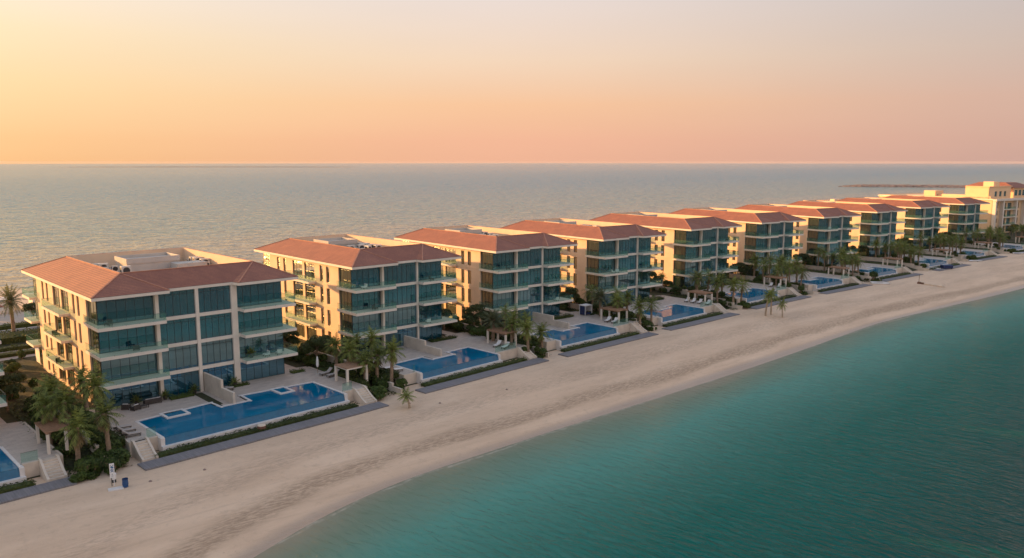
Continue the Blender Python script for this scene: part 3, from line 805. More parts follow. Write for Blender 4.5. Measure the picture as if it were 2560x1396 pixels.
def sheet(name, us, ts, vf, zf, mat, label=None, kind='structure', smooth=True):
    m = MB(); n = len(ts)
    for u in us:
        for t in ts: 
            v = vf(u, t); m.v.append((u, v, zf(u, v, t)))
    for i in range(len(us) - 1):
        for j in range(n - 1):
            a = i * n + j; m.f.append((a, a + n, a + n + 1, a + 1))
    o = m.build(name, mat, smooth=smooth)
    o.location = (L1[0], L1[1], 0); o.rotation_euler = (0, 0, L1[2])
    tag(o, label, None, None, kind); return o
US = [-160 + 2.5 * i for i in range(345)]
def hn(u, v, s=1.0):
    return (math.sin(u * .21 * s + math.sin(v * .5) * 1.3) * math.cos(v * .43 * s + u * .06) + 0.6 * math.sin(u * .55 + v * .9) * math.sin(v * .31 - u * .17))
def sand_z(u, v, t):
    S = shore(u) + 0.5 * math.sin(u * .05) ; F = front(u)
    if v < S: return SEA + (v - S) * 0.10
    k = (v - S) / (F - S)
    if k < 1:
        rise = 0.62 * min(1.0, (k / 0.30)) ** 0.9
        return SEA + rise + 0.035 * hn(u, v) * min(1, k * 4)
    return SEA + 0.62 + 0.035 * hn(u, v) * max(0, 1 - (v - F) / 3)
sheet('beach_sand', US, [i / 44 for i in range(45)], lambda u, t: (shore(u) - 14) + (front(u) + 5 - shore(u) + 14) * t, sand_z, 'sand')
def soil_z(u, v, t):
    F = front(u)
    return -1.86 + 1.58 * max(0.0, min(1.0, (v - F - 4.6) / 6.5))
sheet('garden_ground', US, [0, .012, .03, .05, .08, .12, .2, .35, .6, .8, 1.0], lambda u, t: (front(u) + 0.3) * (1 - t) + 66.0 * t, soil_z, 'soil')
flat = lambda z: (lambda u, v, t: z)
def band(name, v0, v1, z, mat): return sheet(name, US, [0, 0.5, 1], lambda u, t: v0 + (v1 - v0) * t, flat(z), mat, smooth=False)
band('back_pavement', 44.5, 51.5, -0.262, 'back_paving')
band('service_path', 53.4, 56.0, -0.256, 'back_paving')
band('road', 65.9, 72.0, -0.250, 'asphalt')
band('kerb', 72.004, 72.5, -0.12, 'white_concrete')
band('promenade', 76.0, 90.0, -0.246, 'back_paving')
sheet('back_beach', US, [i / 14 for i in range(15)], lambda u, t: 65.8 + (158 - 65.8) * t, lambda u, v, t: -0.30 if v < 100 else max(-3.4, -0.30 - 2.1 * (v - 100) / 46 + 0.03 * hn(u, v)), 'back_sand')
# sea: dense near, one sheet to the horizon
m = MB()
us = [-16000, -4000, -1000, -300] + [-200 + 25 * i for i in range(40)] + [1100, 2500, 6000, 16000]
vsx = [-16000, -4000, -1000, -300, -200, -120, -80, -50, -20, 0, 50, 100, 140, 200, 400, 1000, 3000, 8000, 16000]
for u in us:
    for v in vsx: m.v.append((u, v, SEA))
n = len(vsx)
for i in range(len(us) - 1):
    for j in range(n - 1):
        a = i * n + j; m.f.append((a, a + n, a + n + 1, a + 1))
o = m.build('sea', 'sea'); o.location = (L1[0], L1[1], 0); o.rotation_euler = (0, 0, L1[2]); tag(o, kind='structure')

# breakwater of piled rock beyond the last buildings, and the low far island
rnd = random.Random(11)
def breakwater():
    m = MB(); A = Vector((478, 1170, SEA)); B = Vector((760, 1082, SEA)); d = (B - A); L = d.length; d.normalize(); n = Vector((-d.y, d.x, 0))
    st = 70; prof = [(-9, -0.5), (-6, 1.6), (-3, 3.0), (0, 3.3), (3, 3.1), (7, 1.5), (9, -0.5)]
    for i in range(st + 1):
        t = i / st; taper = min(1, 0.12 + t * 9)
        for (a, z) in prof:
            j = rnd.uniform(-.3, .3)
            p = A + d * (L * t) + n * (a * taper + j); m.v.append((p.x, p.y, SEA + z * taper + (rnd.uniform(-.15, .15) if z > 0 else 0)))
    k = len(prof)
    for i in range(st):
        for j in range(k - 1):
            a = i * k + j; m.f.append((a, a + k, a + k + 1, a + 1))
    i = len(m.v)
    for _ in range(700):
        t = rnd.random() ** 0.9; q = rnd.choice(prof[1:-1]); s_ = rnd.uniform(.4, .7)
        p = A + d * (L * t) + n * (q[0] + rnd.uniform(-1.5, 1.5)); z = SEA + q[1] * min(1, .12 + t * 9) + rnd.uniform(-.3, .5)
        m.tube([(p.x, p.y, z - s_ * .6), (p.x + rnd.uniform(-.4, .4), p.y, z), (p.x, p.y + rnd.uniform(-.4, .4), z + s_ * .5)], [s_ * .5, s_, s_ * .35], 5)
    o = m.build('breakwater', 'rock'); tag(o, 'long low breakwater of piled brown rocks in the sea at the upper right', 'breakwater')
breakwater()
m = MB()
for i in range(61):
    t = i / 60; x = -3100 + 2000 * t; hgt = 2.2 * math.sin(PI * t) ** 0.4 + rnd.uniform(0, 1.2) * math.sin(PI * t)
    for (dy, z) in ((0, -0.3), (40, hgt), (260, hgt * .8), (420, -0.3)): m.v.append((x, 5350 + dy + 40 * math.sin(i), SEA + z))
for i in range(60):
    for j in range(3):
        a = i * 4 + j; m.f.append((a, a + 4, a + 5, a + 1))
o = m.build('distant_island', 'distant_land'); tag(o, kind='structure')

# ---------------------------------------------------------------- vegetation prototypes
def frond(m, base, az, tilt0, length, droop, rnd, leaf=0.62, w=0.055, pairs=17, curl=0.0):
    """feather frond: a curved midrib with leaflets hanging at both sides"""
    p = Vector(base); d = Vector((math.cos(az) * math.cos(tilt0), math.sin(az) * math.cos(tilt0), math.sin(tilt0)))
    side = Vector((-math.sin(az), math.cos(az), 0)); n = pairs; pts = []
    for i in range(n + 1):
        pts.append((p.copy(), d.copy())); p = p + d * (length / n)
        d = (d + Vector((0, 0, -droop / n)) + side * (curl / n)).normalized()
    for i in range(n):
        a, b = pts[i][0], pts[i + 1][0]; s_ = side * (0.03 * (1 - i / n) + 0.008)
        m.quad(a - s_, b - s_, b + s_, a + s_)
        t = (i + 0.5) / n
        if t < 0.12: continue
        L = leaf * math.sin(PI * min(1.0, 0.18 + t * 0.86)) ** 0.7 * rnd.uniform(.85, 1.15)
        dd = pts[i][1]
        for sg in (-1, 1):
            q = (dd * 0.75 + side * sg * rnd.uniform(.8, 1.05) + Vector((0, 0, -rnd.uniform(.25, .75)))).normalized() * L
            ww = dd * w
            m.quad(a - ww, a + ww, a + q + ww * .3, a + q - ww * .2)
def fan(m, base, az, tilt0, pet, blade, rnd, droop=0.6, seg=13):
    """fan leaf: a stalk and a wheel of pleated drooping fingers"""
    d = Vector((math.cos(az) * math.cos(tilt0), math.sin(az) * math.cos(tilt0), math.sin(tilt0))); side = Vector((-math.sin(az), math.cos(az), 0))
    up = side.cross(d) * -1.0
    if up.z < 0: up = -up
    e = Vector(base) + d * pet + Vector((0, 0, -0.10 * pet))
    m.quad(Vector(base) - side * .03, e - side * .03, e + side * .03, Vector(base) + side * .03)
    for i in range(seg):
        t = (i / (seg - 1) - .5) * 2; an = t * R(105)
        r = d * math.cos(an) + side * math.sin(an) + up * (0.18 * (1 - abs(t)))
        L = blade * (1 - 0.25 * abs(t)) * rnd.uniform(.85, 1.1); r.normalize()
        t2 = side * math.cos(an) - d * math.sin(an)
        mid = e + r * L * .62 + up * rnd.uniform(-.03, .05); end = e + r * L * .9 + Vector((0, 0, -droop * L * rnd.uniform(.35, .8)))
        w = L * 0.105
        m.quad(e, mid - t2 * w, mid + up * .05, e); m.f.pop(); m.v = m.v[:-4]
        m.tri(e, mid - t2 * w, mid + t2 * w); m.quad(mid - t2 * w, end - t2 * w * .25, end + t2 * w * .25, mid + t2 * w)
def trunk_mesh(h, r0, r1, rnd, lean=0.25, mat='trunk_bark'):
    m = MB(); pts = []; rad = []; n = 16; ax = rnd.uniform(0, 2 * PI)
    for i in range(n + 1):
        t = i / n; pts.append((math.cos(ax) * lean * t * t, math.sin(ax) * lean * t * t, -0.4 + (h + 0.4) * t))
        rad.append((r0 + (r1 - r0) * t ** .5) * (1.0 + (0.08 if i % 2 else -.04)) * (1.35 if i == 0 else 1))
    rad[-1] = r1 * 1.5; rad[-2] = r1 * 1.3
    m.tube(pts, rad, 9); return m.build('trunk', mat, mesh_only=True, smooth=True), Vector(pts[-1])
def make_palm(kind, h, seed):
    rnd = random.Random(seed)
    if kind == 'fan':
        tr, top = trunk_mesh(h, 0.34, 0.22, rnd, 0.3)
        m = MB(); n = 27
        for i in range(n):
            t = i / (n - 1); frond(m, top + Vector((0, 0, -0.25 * t)), i * 2.39996 + rnd.uniform(-.25, .25), R(82 - 112 * t), rnd.uniform(2.3, 2.9), 1.5, rnd, .66, .085, 12, rnd.uniform(-.3, .3))
        dm = MB()
        for i in range(12):
            az_ = rnd.uniform(0, 2 * PI); fan(dm, top + Vector((0, 0, -0.7)), az_, R(rnd.uniform(-78, -55)), rnd.uniform(.4, .8), rnd.uniform(.6, .9), rnd, .6, 8)
        return [('trunk', tr), ('crown', m.build('crown', 'palm_leaf', mesh_only=True)), ('dead_leaves', dm.build('dead_leaves', 'dry_leaf', mesh_only=True))]
    if kind == 'feather':
        tr, top = trunk_mesh(h, 0.30, 0.19, rnd, 0.35)
        m = MB(); n = 25
        for i in range(n):
            t = i / (n - 1); az_ = i * 2.39996 + rnd.uniform(-.25, .25); el = R(78 - 105 * t)
            frond(m, top + Vector((0, 0, -0.2 * t)), az_, el, rnd.uniform(2.6, 3.2), 1.5 + .6 * t, rnd, .66, .06, 14, rnd.uniform(-.25, .25))
        dm = MB()
        for i in range(7):
            frond(dm, top + Vector((0, 0, -0.5)), rnd.uniform(0, 2 * PI), R(rnd.uniform(-70, -45)), 1.6, .6, rnd, .4, .06, 9)
        return [('trunk', tr), ('crown', m.build('crown', 'palm_leaf', mesh_only=True)), ('dead_leaves', dm.build('dead_leaves', 'dry_leaf', mesh_only=True))]
    if kind == 'date':
        tr, top = trunk_mesh(h, 0.36, 0.30, rnd, 0.2)
        m = MB(); n = 46
        for i in range(n):
            t = i / (n - 1); az_ = i * 2.39996 + rnd.uniform(-.15, .15); el = R(84 - 112 * t)
            frond(m, top + Vector((0, 0, -0.3 * t)), az_, el, rnd.uniform(3.3, 4.0), .9 + .7 * t, rnd, .55, .075, 20, rnd.uniform(-.15, .15))
        return [('trunk', tr), ('crown', m.build('crown', 'date_leaf', mesh_only=True))]
    if kind == 'young':
        tr, top = trunk_mesh(h, 0.2, 0.14, rnd, 0.5, 'pale_trunk')
        m = MB(); n = 20
        for i in range(n):
            t = i / (n - 1); frond(m, top, i * 2.4 + rnd.uniform(-.3, .3), R(80 - 95 * t), rnd.uniform(1.7, 2.3), 1.6, rnd, .5, .065, 13, rnd.uniform(-.4, .4))
        return [('trunk', tr), ('crown', m.build('crown', 'palm_leaf', mesh_only=True))]
PALMS = {'fan': [make_palm('fan', h, 100 + i) for i, h in enumerate((4.9, 5.6, 6.3))],
         'feather': [make_palm('feather', h, 200 + i) for i, h in enumerate((4.8, 5.5))],
         'date': [make_palm('date', 6.8, 300)], 'young': [make_palm('young', h, 400 + i) for i, h in enumerate((2.4, 3.6))]}
HT = {'fan': (4.9, 5.6, 6.3), 'feather': (4.8, 5.5), 'date': (6.8,), 'young': (2.4, 3.6)}
def place_parts(name, parts, x, y, z, rz, sc=1.0, sz=None, label=None, cat=None, group=None):
    r = empty(name, (x, y, z), rz); r.scale = (sc, sc, sz or sc)
    for pn, me in parts: link(pn, me, r)
    tag(r, label, cat, group); return r

def leaf_cards(m, pts, size, rnd, up=0.35):
    for p, nrm in pts:
        s_ = size * rnd.uniform(.6, 1.3)
        n = (Vector(nrm) + Vector((rnd.uniform(-1, 1), rnd.uniform(-1, 1), rnd.uniform(-.6, 1) + up)) * 0.9).normalized()
        a = n.cross(Vector((rnd.uniform(-1, 1), rnd.uniform(-1, 1), rnd.uniform(-1, 1)))).normalized(); b = n.cross(a)
        p = Vector(p)
        m.quad(p - a * s_, p - b * s_ * .55, p + a * s_, p + b * s_ * .55)
def blob_points(rnd, n, clumps, fill=0.55):
    out = []
    tot = sum(c[3] ** 2 for c in clumps)
    for (cx, cy, cz, r, zs) in clumps:
        for _ in range(int(n * r * r / tot)):
            d = Vector((rnd.gauss(0, 1), rnd.gauss(0, 1), rnd.gauss(0, 1))).normalized()
            if d.z < -0.35: d.z = -d.z
            rr = r * (1 - fill * rnd.random() ** 2.2)
            out.append(((cx + d.x * rr, cy + d.y * rr, max(0.02, cz + d.z * rr * zs)), d))
    return out
def shrub_mesh(seed, w, h, n, size, mat='shrub_leaf', lumps=7):
    rnd = random.Random(seed); cl = []
    for i in range(lumps):
        a = rnd.uniform(0, 2 * PI); q = rnd.uniform(0, .6) * w; r = rnd.uniform(.3, .5) * w
        cl.append((math.cos(a) * q, math.sin(a) * q, r * .55 + rnd.uniform(0, max(0.0, h - r * 1.3)), r, rnd.uniform(.75, 1.1)))
    m = MB(); leaf_cards(m, blob_points(rnd, n, cl), size, rnd)
    return m.build('foliage', mat, mesh_only=True)
def twig_mesh(seed, w, h):
    rnd = random.Random(seed); m = MB()
    for i in range(6):
        a = rnd.uniform(0, 2 * PI); m.tube([(0, 0, -.2), (math.cos(a) * w * .25, math.sin(a) * w * .25, h * .45), (math.cos(a) * w * .5, math.sin(a) * w * .5, h * .8)], [.05, .035, .012], 5)
    return m.build('stem', 'trunk_bark', mesh_only=True)
SHR = [(shrub_mesh(31 + i, w, h, n, s_), twig_mesh(41 + i, w, h)) for i, (w, h, n, s_) in enumerate(((1.0, 1.2, 1300, .13), (1.25, 1.7, 1700, .14), (0.85, 0.8, 1000, .11), (1.4, 1.3, 1700, .16)))]
def tree_mesh(seed, h, rad, n):
    rnd = random.Random(seed); tm = MB(); cl = []
    th = h * .42
    tm.tube([(0, 0, -.3), (.05, .03, th * .5), (0, .1, th)], [.17, .13, .11], 8)
    for i in range(9):
        a = i * 2.4 + rnd.uniform(-.4, .4); q = rad * rnd.uniform(.35, .75); z = h * rnd.uniform(.5, .86)
        e = (math.cos(a) * q, math.sin(a) * q, z)
        tm.tube([(0, .1 * .6, th * .85), (e[0] * .5, e[1] * .5, (th + z) * .5), e], [.08, .05, .02], 5)
        cl.append((e[0], e[1], e[2], rad * rnd.uniform(.34, .52), rnd.uniform(.7, .95)))
    cl.append((0, 0, h * .84, rad * .5, .8))
    m = MB(); leaf_cards(m, blob_points(rnd, n, cl, .7), .19, rnd)
    return [('trunk', tm.build('trunk', 'trunk_bark', mesh_only=True)), ('crown', m.build('crown', 'tree_leaf', mesh_only=True))]
TREES = [tree_mesh(61, 5.2, 2.3, 3600), tree_mesh(62, 4.2, 2.0, 3000)]
def hedge_mesh(seed, L, w, h, dens=34, size=.12, mat='hedge_leaf', rag=.12):
    rnd = random.Random(seed); m = MB(); A = L * w + 2 * L * h + 2 * w * h; pts = []
    for _ in range(int(A * dens)):
        q = rnd.random() * A
        x = rnd.uniform(0, L); lump = h * (1 + rag * math.sin(x * 1.7 + seed) + rag * .7 * math.sin(x * 4.1))
        ins = rnd.uniform(0, .18)
        if q < L * w: pts.append(((x, rnd.uniform(-w / 2, w / 2), lump - ins), (0, 0, 1)))
        elif q < L * w + 2 * L * h:
            s_ = rnd.choice((-1, 1)); pts.append(((x, s_ * (w / 2 - ins), rnd.uniform(0, lump)), (0, s_, .3)))
        else:
            s_ = rnd.choice((0, 1)); pts.append(((s_ * L + (ins if not s_ else -ins), rnd.uniform(-w / 2, w / 2), rnd.uniform(0, lump)), (s_ * 2 - 1, 0, .3)))
    leaf_cards(m, pts, size, rnd)
    c = MB().box(.15, L - .15, -w / 2 + .16, w / 2 - .16, 0, h * (1 - rag) - .14)
    m.v, m.f = m.v + c.v, m.f + [tuple(k + len(m.v) for k in f) for f in c.f]
    return m.build('foliage', mat, mesh_only=True)
def hedge(name, me, F, u, v, z, dr, label, group=None, sc=(1, 1, 1)):
    x, y = fr(F, u, v); o = link(name, me, None, (x, y, z), F[2] + R(dr)); o.scale = sc
    tag(o, label, 'hedge', group); return o
# ---------------------------------------------------------------- gardens and terraces
ORD = {0: 'leftmost', 1: 'nearest complete', 2: 'second', 3: 'third', 4: 'fourth', 5: 'fifth', 6: 'sixth', 7: 'seventh', 8: 'eighth', 9: 'ninth', 10: 'last'}
def ground_z(F, u, v):
    x, y = fr(F, u, v); a, b = toL1(x, y)
    if b < front(a) + 0.6: return sand_z(a, b, 0)
    return soil_z(a, b, 0)
def at(o, F, u, v, z, dr=0.0):
    x, y = fr(F, u, v); o.location = (x, y, z); o.rotation_euler = (0, 0, F[2] + R(dr)); return o
LOW_H = {True: hedge_mesh(71, 29.0, 1.5, 0.62, 30, .13), False: hedge_mesh(72, 20.0, 1.5, 0.62, 30, .13)}
BOX_H = hedge_mesh(73, 6.0, 0.9, 1.1, 40, .12)
def lot(i):
    F = GAR[i]; wide = i < 2; W = WID[i]; k = 1.0 if wide else WID[i] / 23.8
    if wide: P = [(2.6, -6.2), (13.1, -5.2), (13.3, -8.0), (17.2, -8.1), (17.4, -4.9), (28.6, -6.0), (28.6, -14.6), (2.6, -14.6)]
    else: P = [(a * k, b) for a, b in [(1.8, -7.0), (8.6, -6.8), (8.8, -9.3), (13.4, -9.3), (13.6, -7.1), (19.0, -7.0), (19.0, -14.6), (1.8, -14.6)]]
    P0 = P[:6]
    if i >= 5:   # rounded outer corner of the later pools
        P[5:7] = [(P[5][0] - .6, P[5][1]), (P[5][0], P[5][1] - .8), (P[6][0], -13.2), (P[6][0] - .6, -14.3), (P[6][0] - 1.4, -14.6)]
    pl, pr = P[0][0], max(p[0] for p in P)
    nm = ORD[i]
    # deck
    front_v = -13.7
    o_pts = [(-1.0, 3.6), (-1.0, front_v), (pl - 0.32, front_v)]
    for q, dx_ in zip(P0, (-.32, .32, .32, -.32, -.32, .32)): o_pts.append((q[0] + dx_, q[1] + .32))
    o_pts.append((pr + .32, front_v))
    de = W + 3.2
    o_pts += [(de, front_v), (de, 3.2), (W + 1.6, 3.6), (W + 1.6, 10.0), (W - 0.5, 10.0), (W - 0.5, 3.6)]
    bm = bmesh.new(); vv = [bm.verts.new((a, b, 0)) for a, b in o_pts]; es = [bm.edges.new((vv[j], vv[(j + 1) % len(vv)])) for j in range(len(vv))]
    bmesh.ops.triangle_fill(bm, use_beauty=True, edges=es)
    for f in bm.faces:
        if f.normal.z < 0: f.normal_flip()
    me = bpy.data.meshes.new('terrace'); bm.to_mesh(me); bm.free(); me.materials.append(MAT['paving'])
    o = link('terrace', me, None, (F[0], F[1], 0.0), F[2]); tag(o, kind='structure')
    # retaining wall of the deck
    m = MB()
    m.box(-1.25, -1.004, front_v - .25, 3.0, -2.2, 0.05); m.box(0.95 if wide else -1.0, pl - 0.45, front_v - 0.25, front_v - .004, -2.2, 0.02)
    m.box(pr + 0.5, de + .25, front_v - 0.25, front_v - .004, -2.2, 0.02)
    m.box(de + .004, de + .25, front_v, 2.6, -2.2, 0.05)
    o = at(m.build('retaining_wall', 'garden_wall_plaster'), F, 0, 0, 0); tag(o, 'plastered low wall holding up the terrace of the %s apartment building' % nm, 'wall')
    # pool
    pool = empty('swimming_pool')
    w = MB(); w.poly([(a, b, -0.07) for a, b in P]); w.build('water', 'pool', pool)
    c = MB()
    for q in range(len(P)):
        a = P[q]; b = P[(q + 1) % len(P)]
        if abs(a[1] + 14.6) < .01 and abs(b[1] + 14.6) < .01: continue
        A = Vector((*a, 0)); Bq = Vector((*b, 0)); d = (Bq - A).normalized(); n_ = Vector((-d.y, d.x, 0)) * (0.34)
        # outward side
        mid = (A + Bq) / 2; cen = Vector(((pl + pr) / 2, -12.0, 0))
        if (mid + n_ - cen).length < (mid - cen).length: n_ = -n_
        s0 = d * 0.17
        c.prism([tuple(q)[:2] for q in (A - s0, Bq + s0, Bq + s0 + n_, A - s0 + n_)], -0.12, 0.03 + 0.003 * (len(c.v) % 3))
    c.build('coping', 'coping_stone', pool)
    x0, x1 = pl, pr if i < 5 else pr - 1.2
    wr = MB(); wr.quad((x0, -14.6, -0.07), (x1, -14.6, -0.07), (x1, -14.95, -1.02), (x0, -14.95, -1.02))
    if i >= 5:
        wr.quad((x1, -14.6, -0.07), (pr, -13.1, -0.07), (pr + .2, -13.1, -1.02), (x1, -14.95, -1.02))
    wr.box(x0, x1, -14.62, -14.54, -0.12, -0.055)
    wr.build('overflow_wall', 'mosaic', pool)
    lg = MB(); lg.box(x0 - .5, x1 + .5, -15.45, -14.96, -2.3, -1.0); lg.box(x0 - .5, x0 - .004, -14.95, -13.7, -2.3, -0.05); lg.box(x1 + .01, x1 + .5, -14.95, -13.7, -2.3, -0.06)
    lg.build('outer_ledge', 'coping_stone', pool)
    if wide:
        for (a0, a1, b0, b1) in ((5.7, 8.9, -7.9, -5.1), (21.9, 24.3, -8.4, -5.0)):
            s_ = MB(); s_.box(a0, a1, b0, b0 + .38, -.3, .10); s_.box(a0, a1, b1 - .38, b1, -.3, .10); s_.box(a0, a0 + .38, b0 + .38, b1 - .38, -.3, .10); s_.box(a1 - .38, a1, b0 + .38, b1 - .38, -.3, .10)
            so = s_.build('spa', 'coping_stone', pool)
            q = MB(); q.quad((a0 + .38, b0 + .38, .03), (a1 - .38, b0 + .38, .03), (a1 - .38, b1 - .38, .03), (a0 + .38, b1 - .38, .03)); q.build('water', 'pool', so)
    at(pool, F, 0, 0, 0)
    PL = {0: 'blue pool cut off by the left edge of the photo, pale wet ledge', 1: 'largest blue infinity pool with two square white rimmed spas', 2: 'blue infinity pool of the second building, right of the tall leaning palms',
          3: 'blue infinity pool of the third building, right of the lawn cabana palms', 4: 'blue infinity pool beyond the blue and white cabana', 5: 'blue pool behind four palms and below four white loungers', 6: 'blue pool partly hidden by the two palms on the sand'}
    tag(pool, PL.get(i, 'small far blue pool in front of the %s apartment building' % nm), 'pool', 'infinity pools facing the beach')
    # hedge and boardwalk
    he = link('hedge', LOW_H[wide], None); at(he, F, 0.6, -16.3, -1.80, 0); he.scale = (1, 1, 1) if wide else ((W + 0.5) / 20.5, 1, 1)
    tag(he, 'low clipped green hedge below the pool of the %s apartment building' % nm, 'hedge', 'low hedges between pools and boardwalk')
    bw = MB(); bw.box(-1.6, W + 3.2, -19.7, -17.15, -1.92, -1.60)
    o = at(bw.build('boardwalk', 'boards'), F, 0, 0, 0); tag(o, kind='structure')
    # stairs
    def stairs(u0, u1, vt, side, lab):
        s_ = empty('garden_steps'); st = MB(); n = 7
        for q in range(n):
            st.box(u0, u1, vt - 0.42 * (q + 1), vt - 0.42 * q - .002, -2.2, -0.02 - 0.235 * q)
        st.build('steps', 'garden_wall_plaster', s_)
        for a in (u0 - .27, u1 + .004):
            wl = MB(); pts = [(vt + .3, .25), (vt - .3, .22), (vt - 1.3, -.45), (vt - 2.2, -1.0), (vt - 3.1, -1.35), (vt - 3.1, -2.2), (vt + .3, -2.2)]
            b0 = len(wl.v)
            wl.v += [(a, p[0], p[1]) for p in pts] + [(a + .266, p[0], p[1]) for p in pts]; n7 = len(pts)
            wl.f += [tuple(range(n7)), tuple(range(n7, 2 * n7))[::-1]] + [(q, q + n7, (q + 1) % n7 + n7, (q + 1) % n7) for q in range(n7)]
            wl.build('stringer_wall', 'garden_wall_plaster', s_)
        at(s_, F, 0, 0, 0); tag(s_, lab, 'steps')
    if wide: stairs(-0.7, 0.65, front_v - .26, -1, 'pale garden steps at the left end of the pool of the %s apartment building' % nm)
    stairs(W + 1.2, W + 2.7, front_v - .26, 1, 'pale garden steps right of the %s building\'s pool' % nm)
    # glass screens
    g = empty('glass_screen'); railing(g, [(pr + .5, -13.55), (W + 1.0, -13.55)], 0.02, h=1.15); at(g, F, 0, 0, 0)
    tag(g, 'clear glass screen on the terrace edge, right of the %s building\'s pool' % nm, 'glass screen')
    if True:
        g = empty('glass_screen'); railing(g, [(0.95, -13.55), (pl - .5, -13.55)], 0.02, h=1.15); at(g, F, 0, 0, 0)
        tag(g, 'clear glass screen on the terrace edge, left of the %s building\'s pool' % nm, 'glass screen')
    # stepped garden wall towards the previous lot
    m = MB()
    wl_u = -4.5
    for (v0, v1, zt) in ((-3.0, 9.6, 0.95), (-8.5, -3.002, 0.55), (-12.6, -8.502, 0.10), (-15.2, -12.602, -0.45), (-17.4, -15.202, -0.95)):
        m.box(wl_u, wl_u + .28, v0, v1, -2.3, zt); m.box(wl_u - .05, wl_u + .33, v0, v1, zt + .001, zt + .07)
    o = at(m.build('garden_wall', 'garden_wall_plaster'), F, 0, 0, 0); tag(o, 'stepped plaster wall falling towards the beach, left of the terrace of the %s apartment building' % nm, 'wall')
    # dividing wall on the terrace
    if i in (0, 1, 2, 3):
        du = 14.9 if wide else 11.0 * k; z1, z2 = (2.75, 1.6) if wide else (2.1, 1.25)
        vend = -7.9 if wide else -8.6
        m = MB().box(du, du + .36, -4.3, 1.68, 0.004, z1).box(du, du + .36, vend, -4.302, 0.004, z2)
        o = at(m.build('terrace_wall', 'garden_wall_plaster'), F, 0, 0, 0); tag(o, 'stepped cream wall dividing the terrace of the %s apartment building, ending at the pool notch' % nm, 'wall')
    return F
FRM = {i: lot(i) for i in range(11)}

# side gardens: hedges beside the buildings
for i in range(1, 11):
    F = BLD[i]; nm = ORD[i]
    for (u, v, dr, sc, lb) in ((-2.6, 2.0, 90, (2.6, 1, 1.1), 'left'), (WID[i] + 2.6, 11.0, 90, (2.2, 1, 1.0), 'right')):
        o = hedge('hedge', BOX_H, F, u, v, -0.3, dr, 'dense dark green hedge running along the %s side wall of the %s apartment building' % (lb, nm), None, sc)

# ---------------------------------------------------------------- palms
def palm(kind, idx, F, u, v, h=None, label=None, group=None, sc=1.0, z=None):
    parts = PALMS[kind][idx % len(PALMS[kind])]; h0 = HT[kind][idx % len(PALMS[kind])]
    x, y = fr(F, u, v); zz = ground_z(F, u, v) if z is None else z
    r = place_parts('palm_tree', parts, x, y, zz, rndp.uniform(0, 6.28), sc, sc * (h / (h0 * sc) if h else 1), label, 'palm tree', group)
    return r
rndp = random.Random(77)
GP = {
 1: [('fan', 0, -6.4, -13.9, 5.2), ('fan', 2, -3.0, -13.8, 6.0), ('fan', 1, -2.6, -8.8, 7.0), ('fan', 1, -6.2, -9.5, 6.0), ('fan', 0, -6.6, -4.6, 5.8), ('fan', 2, -2.4, -3.6, 6.2), ('fan', 2, -5.8, -1.2, 5.4), ('fan', 0, -7.6, -7.2, 5.0)],
 2: [('fan', 0, -6.3, -13.6, 4.3), ('fan', 1, -4.2, -13.6, 5.0), ('fan', 1, -5.1, -8.5, 5.2), ('fan', 2, -2.6, -15.2, 6.2), ('fan', 0, -7.2, -10.4, 4.8), ('fan', 2, -2.6, -9.4, 5.6), ('fan', 1, -6.4, -5.0, 4.6)],
 3: [('fan', 1, -5.6, -16.2, 5.5), ('fan', 0, -1.8, -15.8, 4.4), ('feather', 0, -3.4, -9.5, 4.8), ('date', 0, -6.8, -7.5, 4.4), ('feather', 1, -1.9, -11.6, 4.9), ('fan', 0, -6.4, -12.4, 5.0), ('feather', 1, -2.2, -5.2, 4.8)],
 4: [('fan', 1, -3.6, -11.0, 5.2), ('fan', 0, -5.4, -16.6, 5.2), ('feather', 1, -1.4, -16.2, 5.2), ('date', 0, -6.6, -6.0, 4.6), ('fan', 2, -7.0, -11.8, 5.0), ('feather', 0, -2.0, -7.0, 4.8), ('feather', 0, -4.4, -1.4, 4.8)],
 5: [('fan', 1, -2.0, -11.9, 5.4), ('fan', 2, -4.0, -16.8, 6.0), ('feather', 0, -1.2, -17.0, 5.4), ('feather', 0, -7.6, -8.5, 5.2), ('date', 0, -4.6, -6.0, 4.6), ('fan', 1, -6.6, -14.0, 5.4), ('feather', 0, -2.2, -7.6, 5.0), ('young', 1, -3.0, 6.5, 3.4)]}
clump = {1: 'left of the nearest building', 2: 'by the square brown topped pergola', 3: 'between the second and third buildings', 4: 'between the third and fourth buildings', 5: 'between the fourth and fifth buildings'}
PLAB = {('fan', 0): 'shorter stout palm', ('fan', 1): 'middling stout palm', ('fan', 2): 'tall stout palm', ('feather', 0): 'short feathery palm', ('feather', 1): 'taller feathery palm', ('date', 0): 'grey green date palm', ('young', 1): 'young slim palm'}
WH = {1: ['on the beach side', 'nearest the garden steps', 'just behind the one at the steps', 'in the middle of the clump', 'at the left rear', 'close to the building corner', 'at the back of the clump', 'at the left margin']}
for g, L in GP.items():
    for j, (kd, ix, u, v, h) in enumerate(L):
        place = ['nearest the sand', 'second from the sand', 'third from the sand', 'fourth from the sand', 'fifth from the sand', 'sixth from the sand', 'seventh from the sand', 'eighth from the sand']
        order = sorted(range(len(L)), key=lambda q: L[q][3]); rk = order.index(j)
        pos = WH[g][j] if g in WH else place[rk]
        palm(kd, ix, BLD[g], u, v, h, '%s %s, clump %s' % (PLAB[(kd, ix)], pos, clump[g]), 'garden palm trees between the apartment buildings')
RK = ['first', 'second', 'third', 'fourth', 'fifth', 'sixth', 'seventh', 'eighth'] + ['ninth', 'tenth', 'eleventh'] + ['last'] * 20
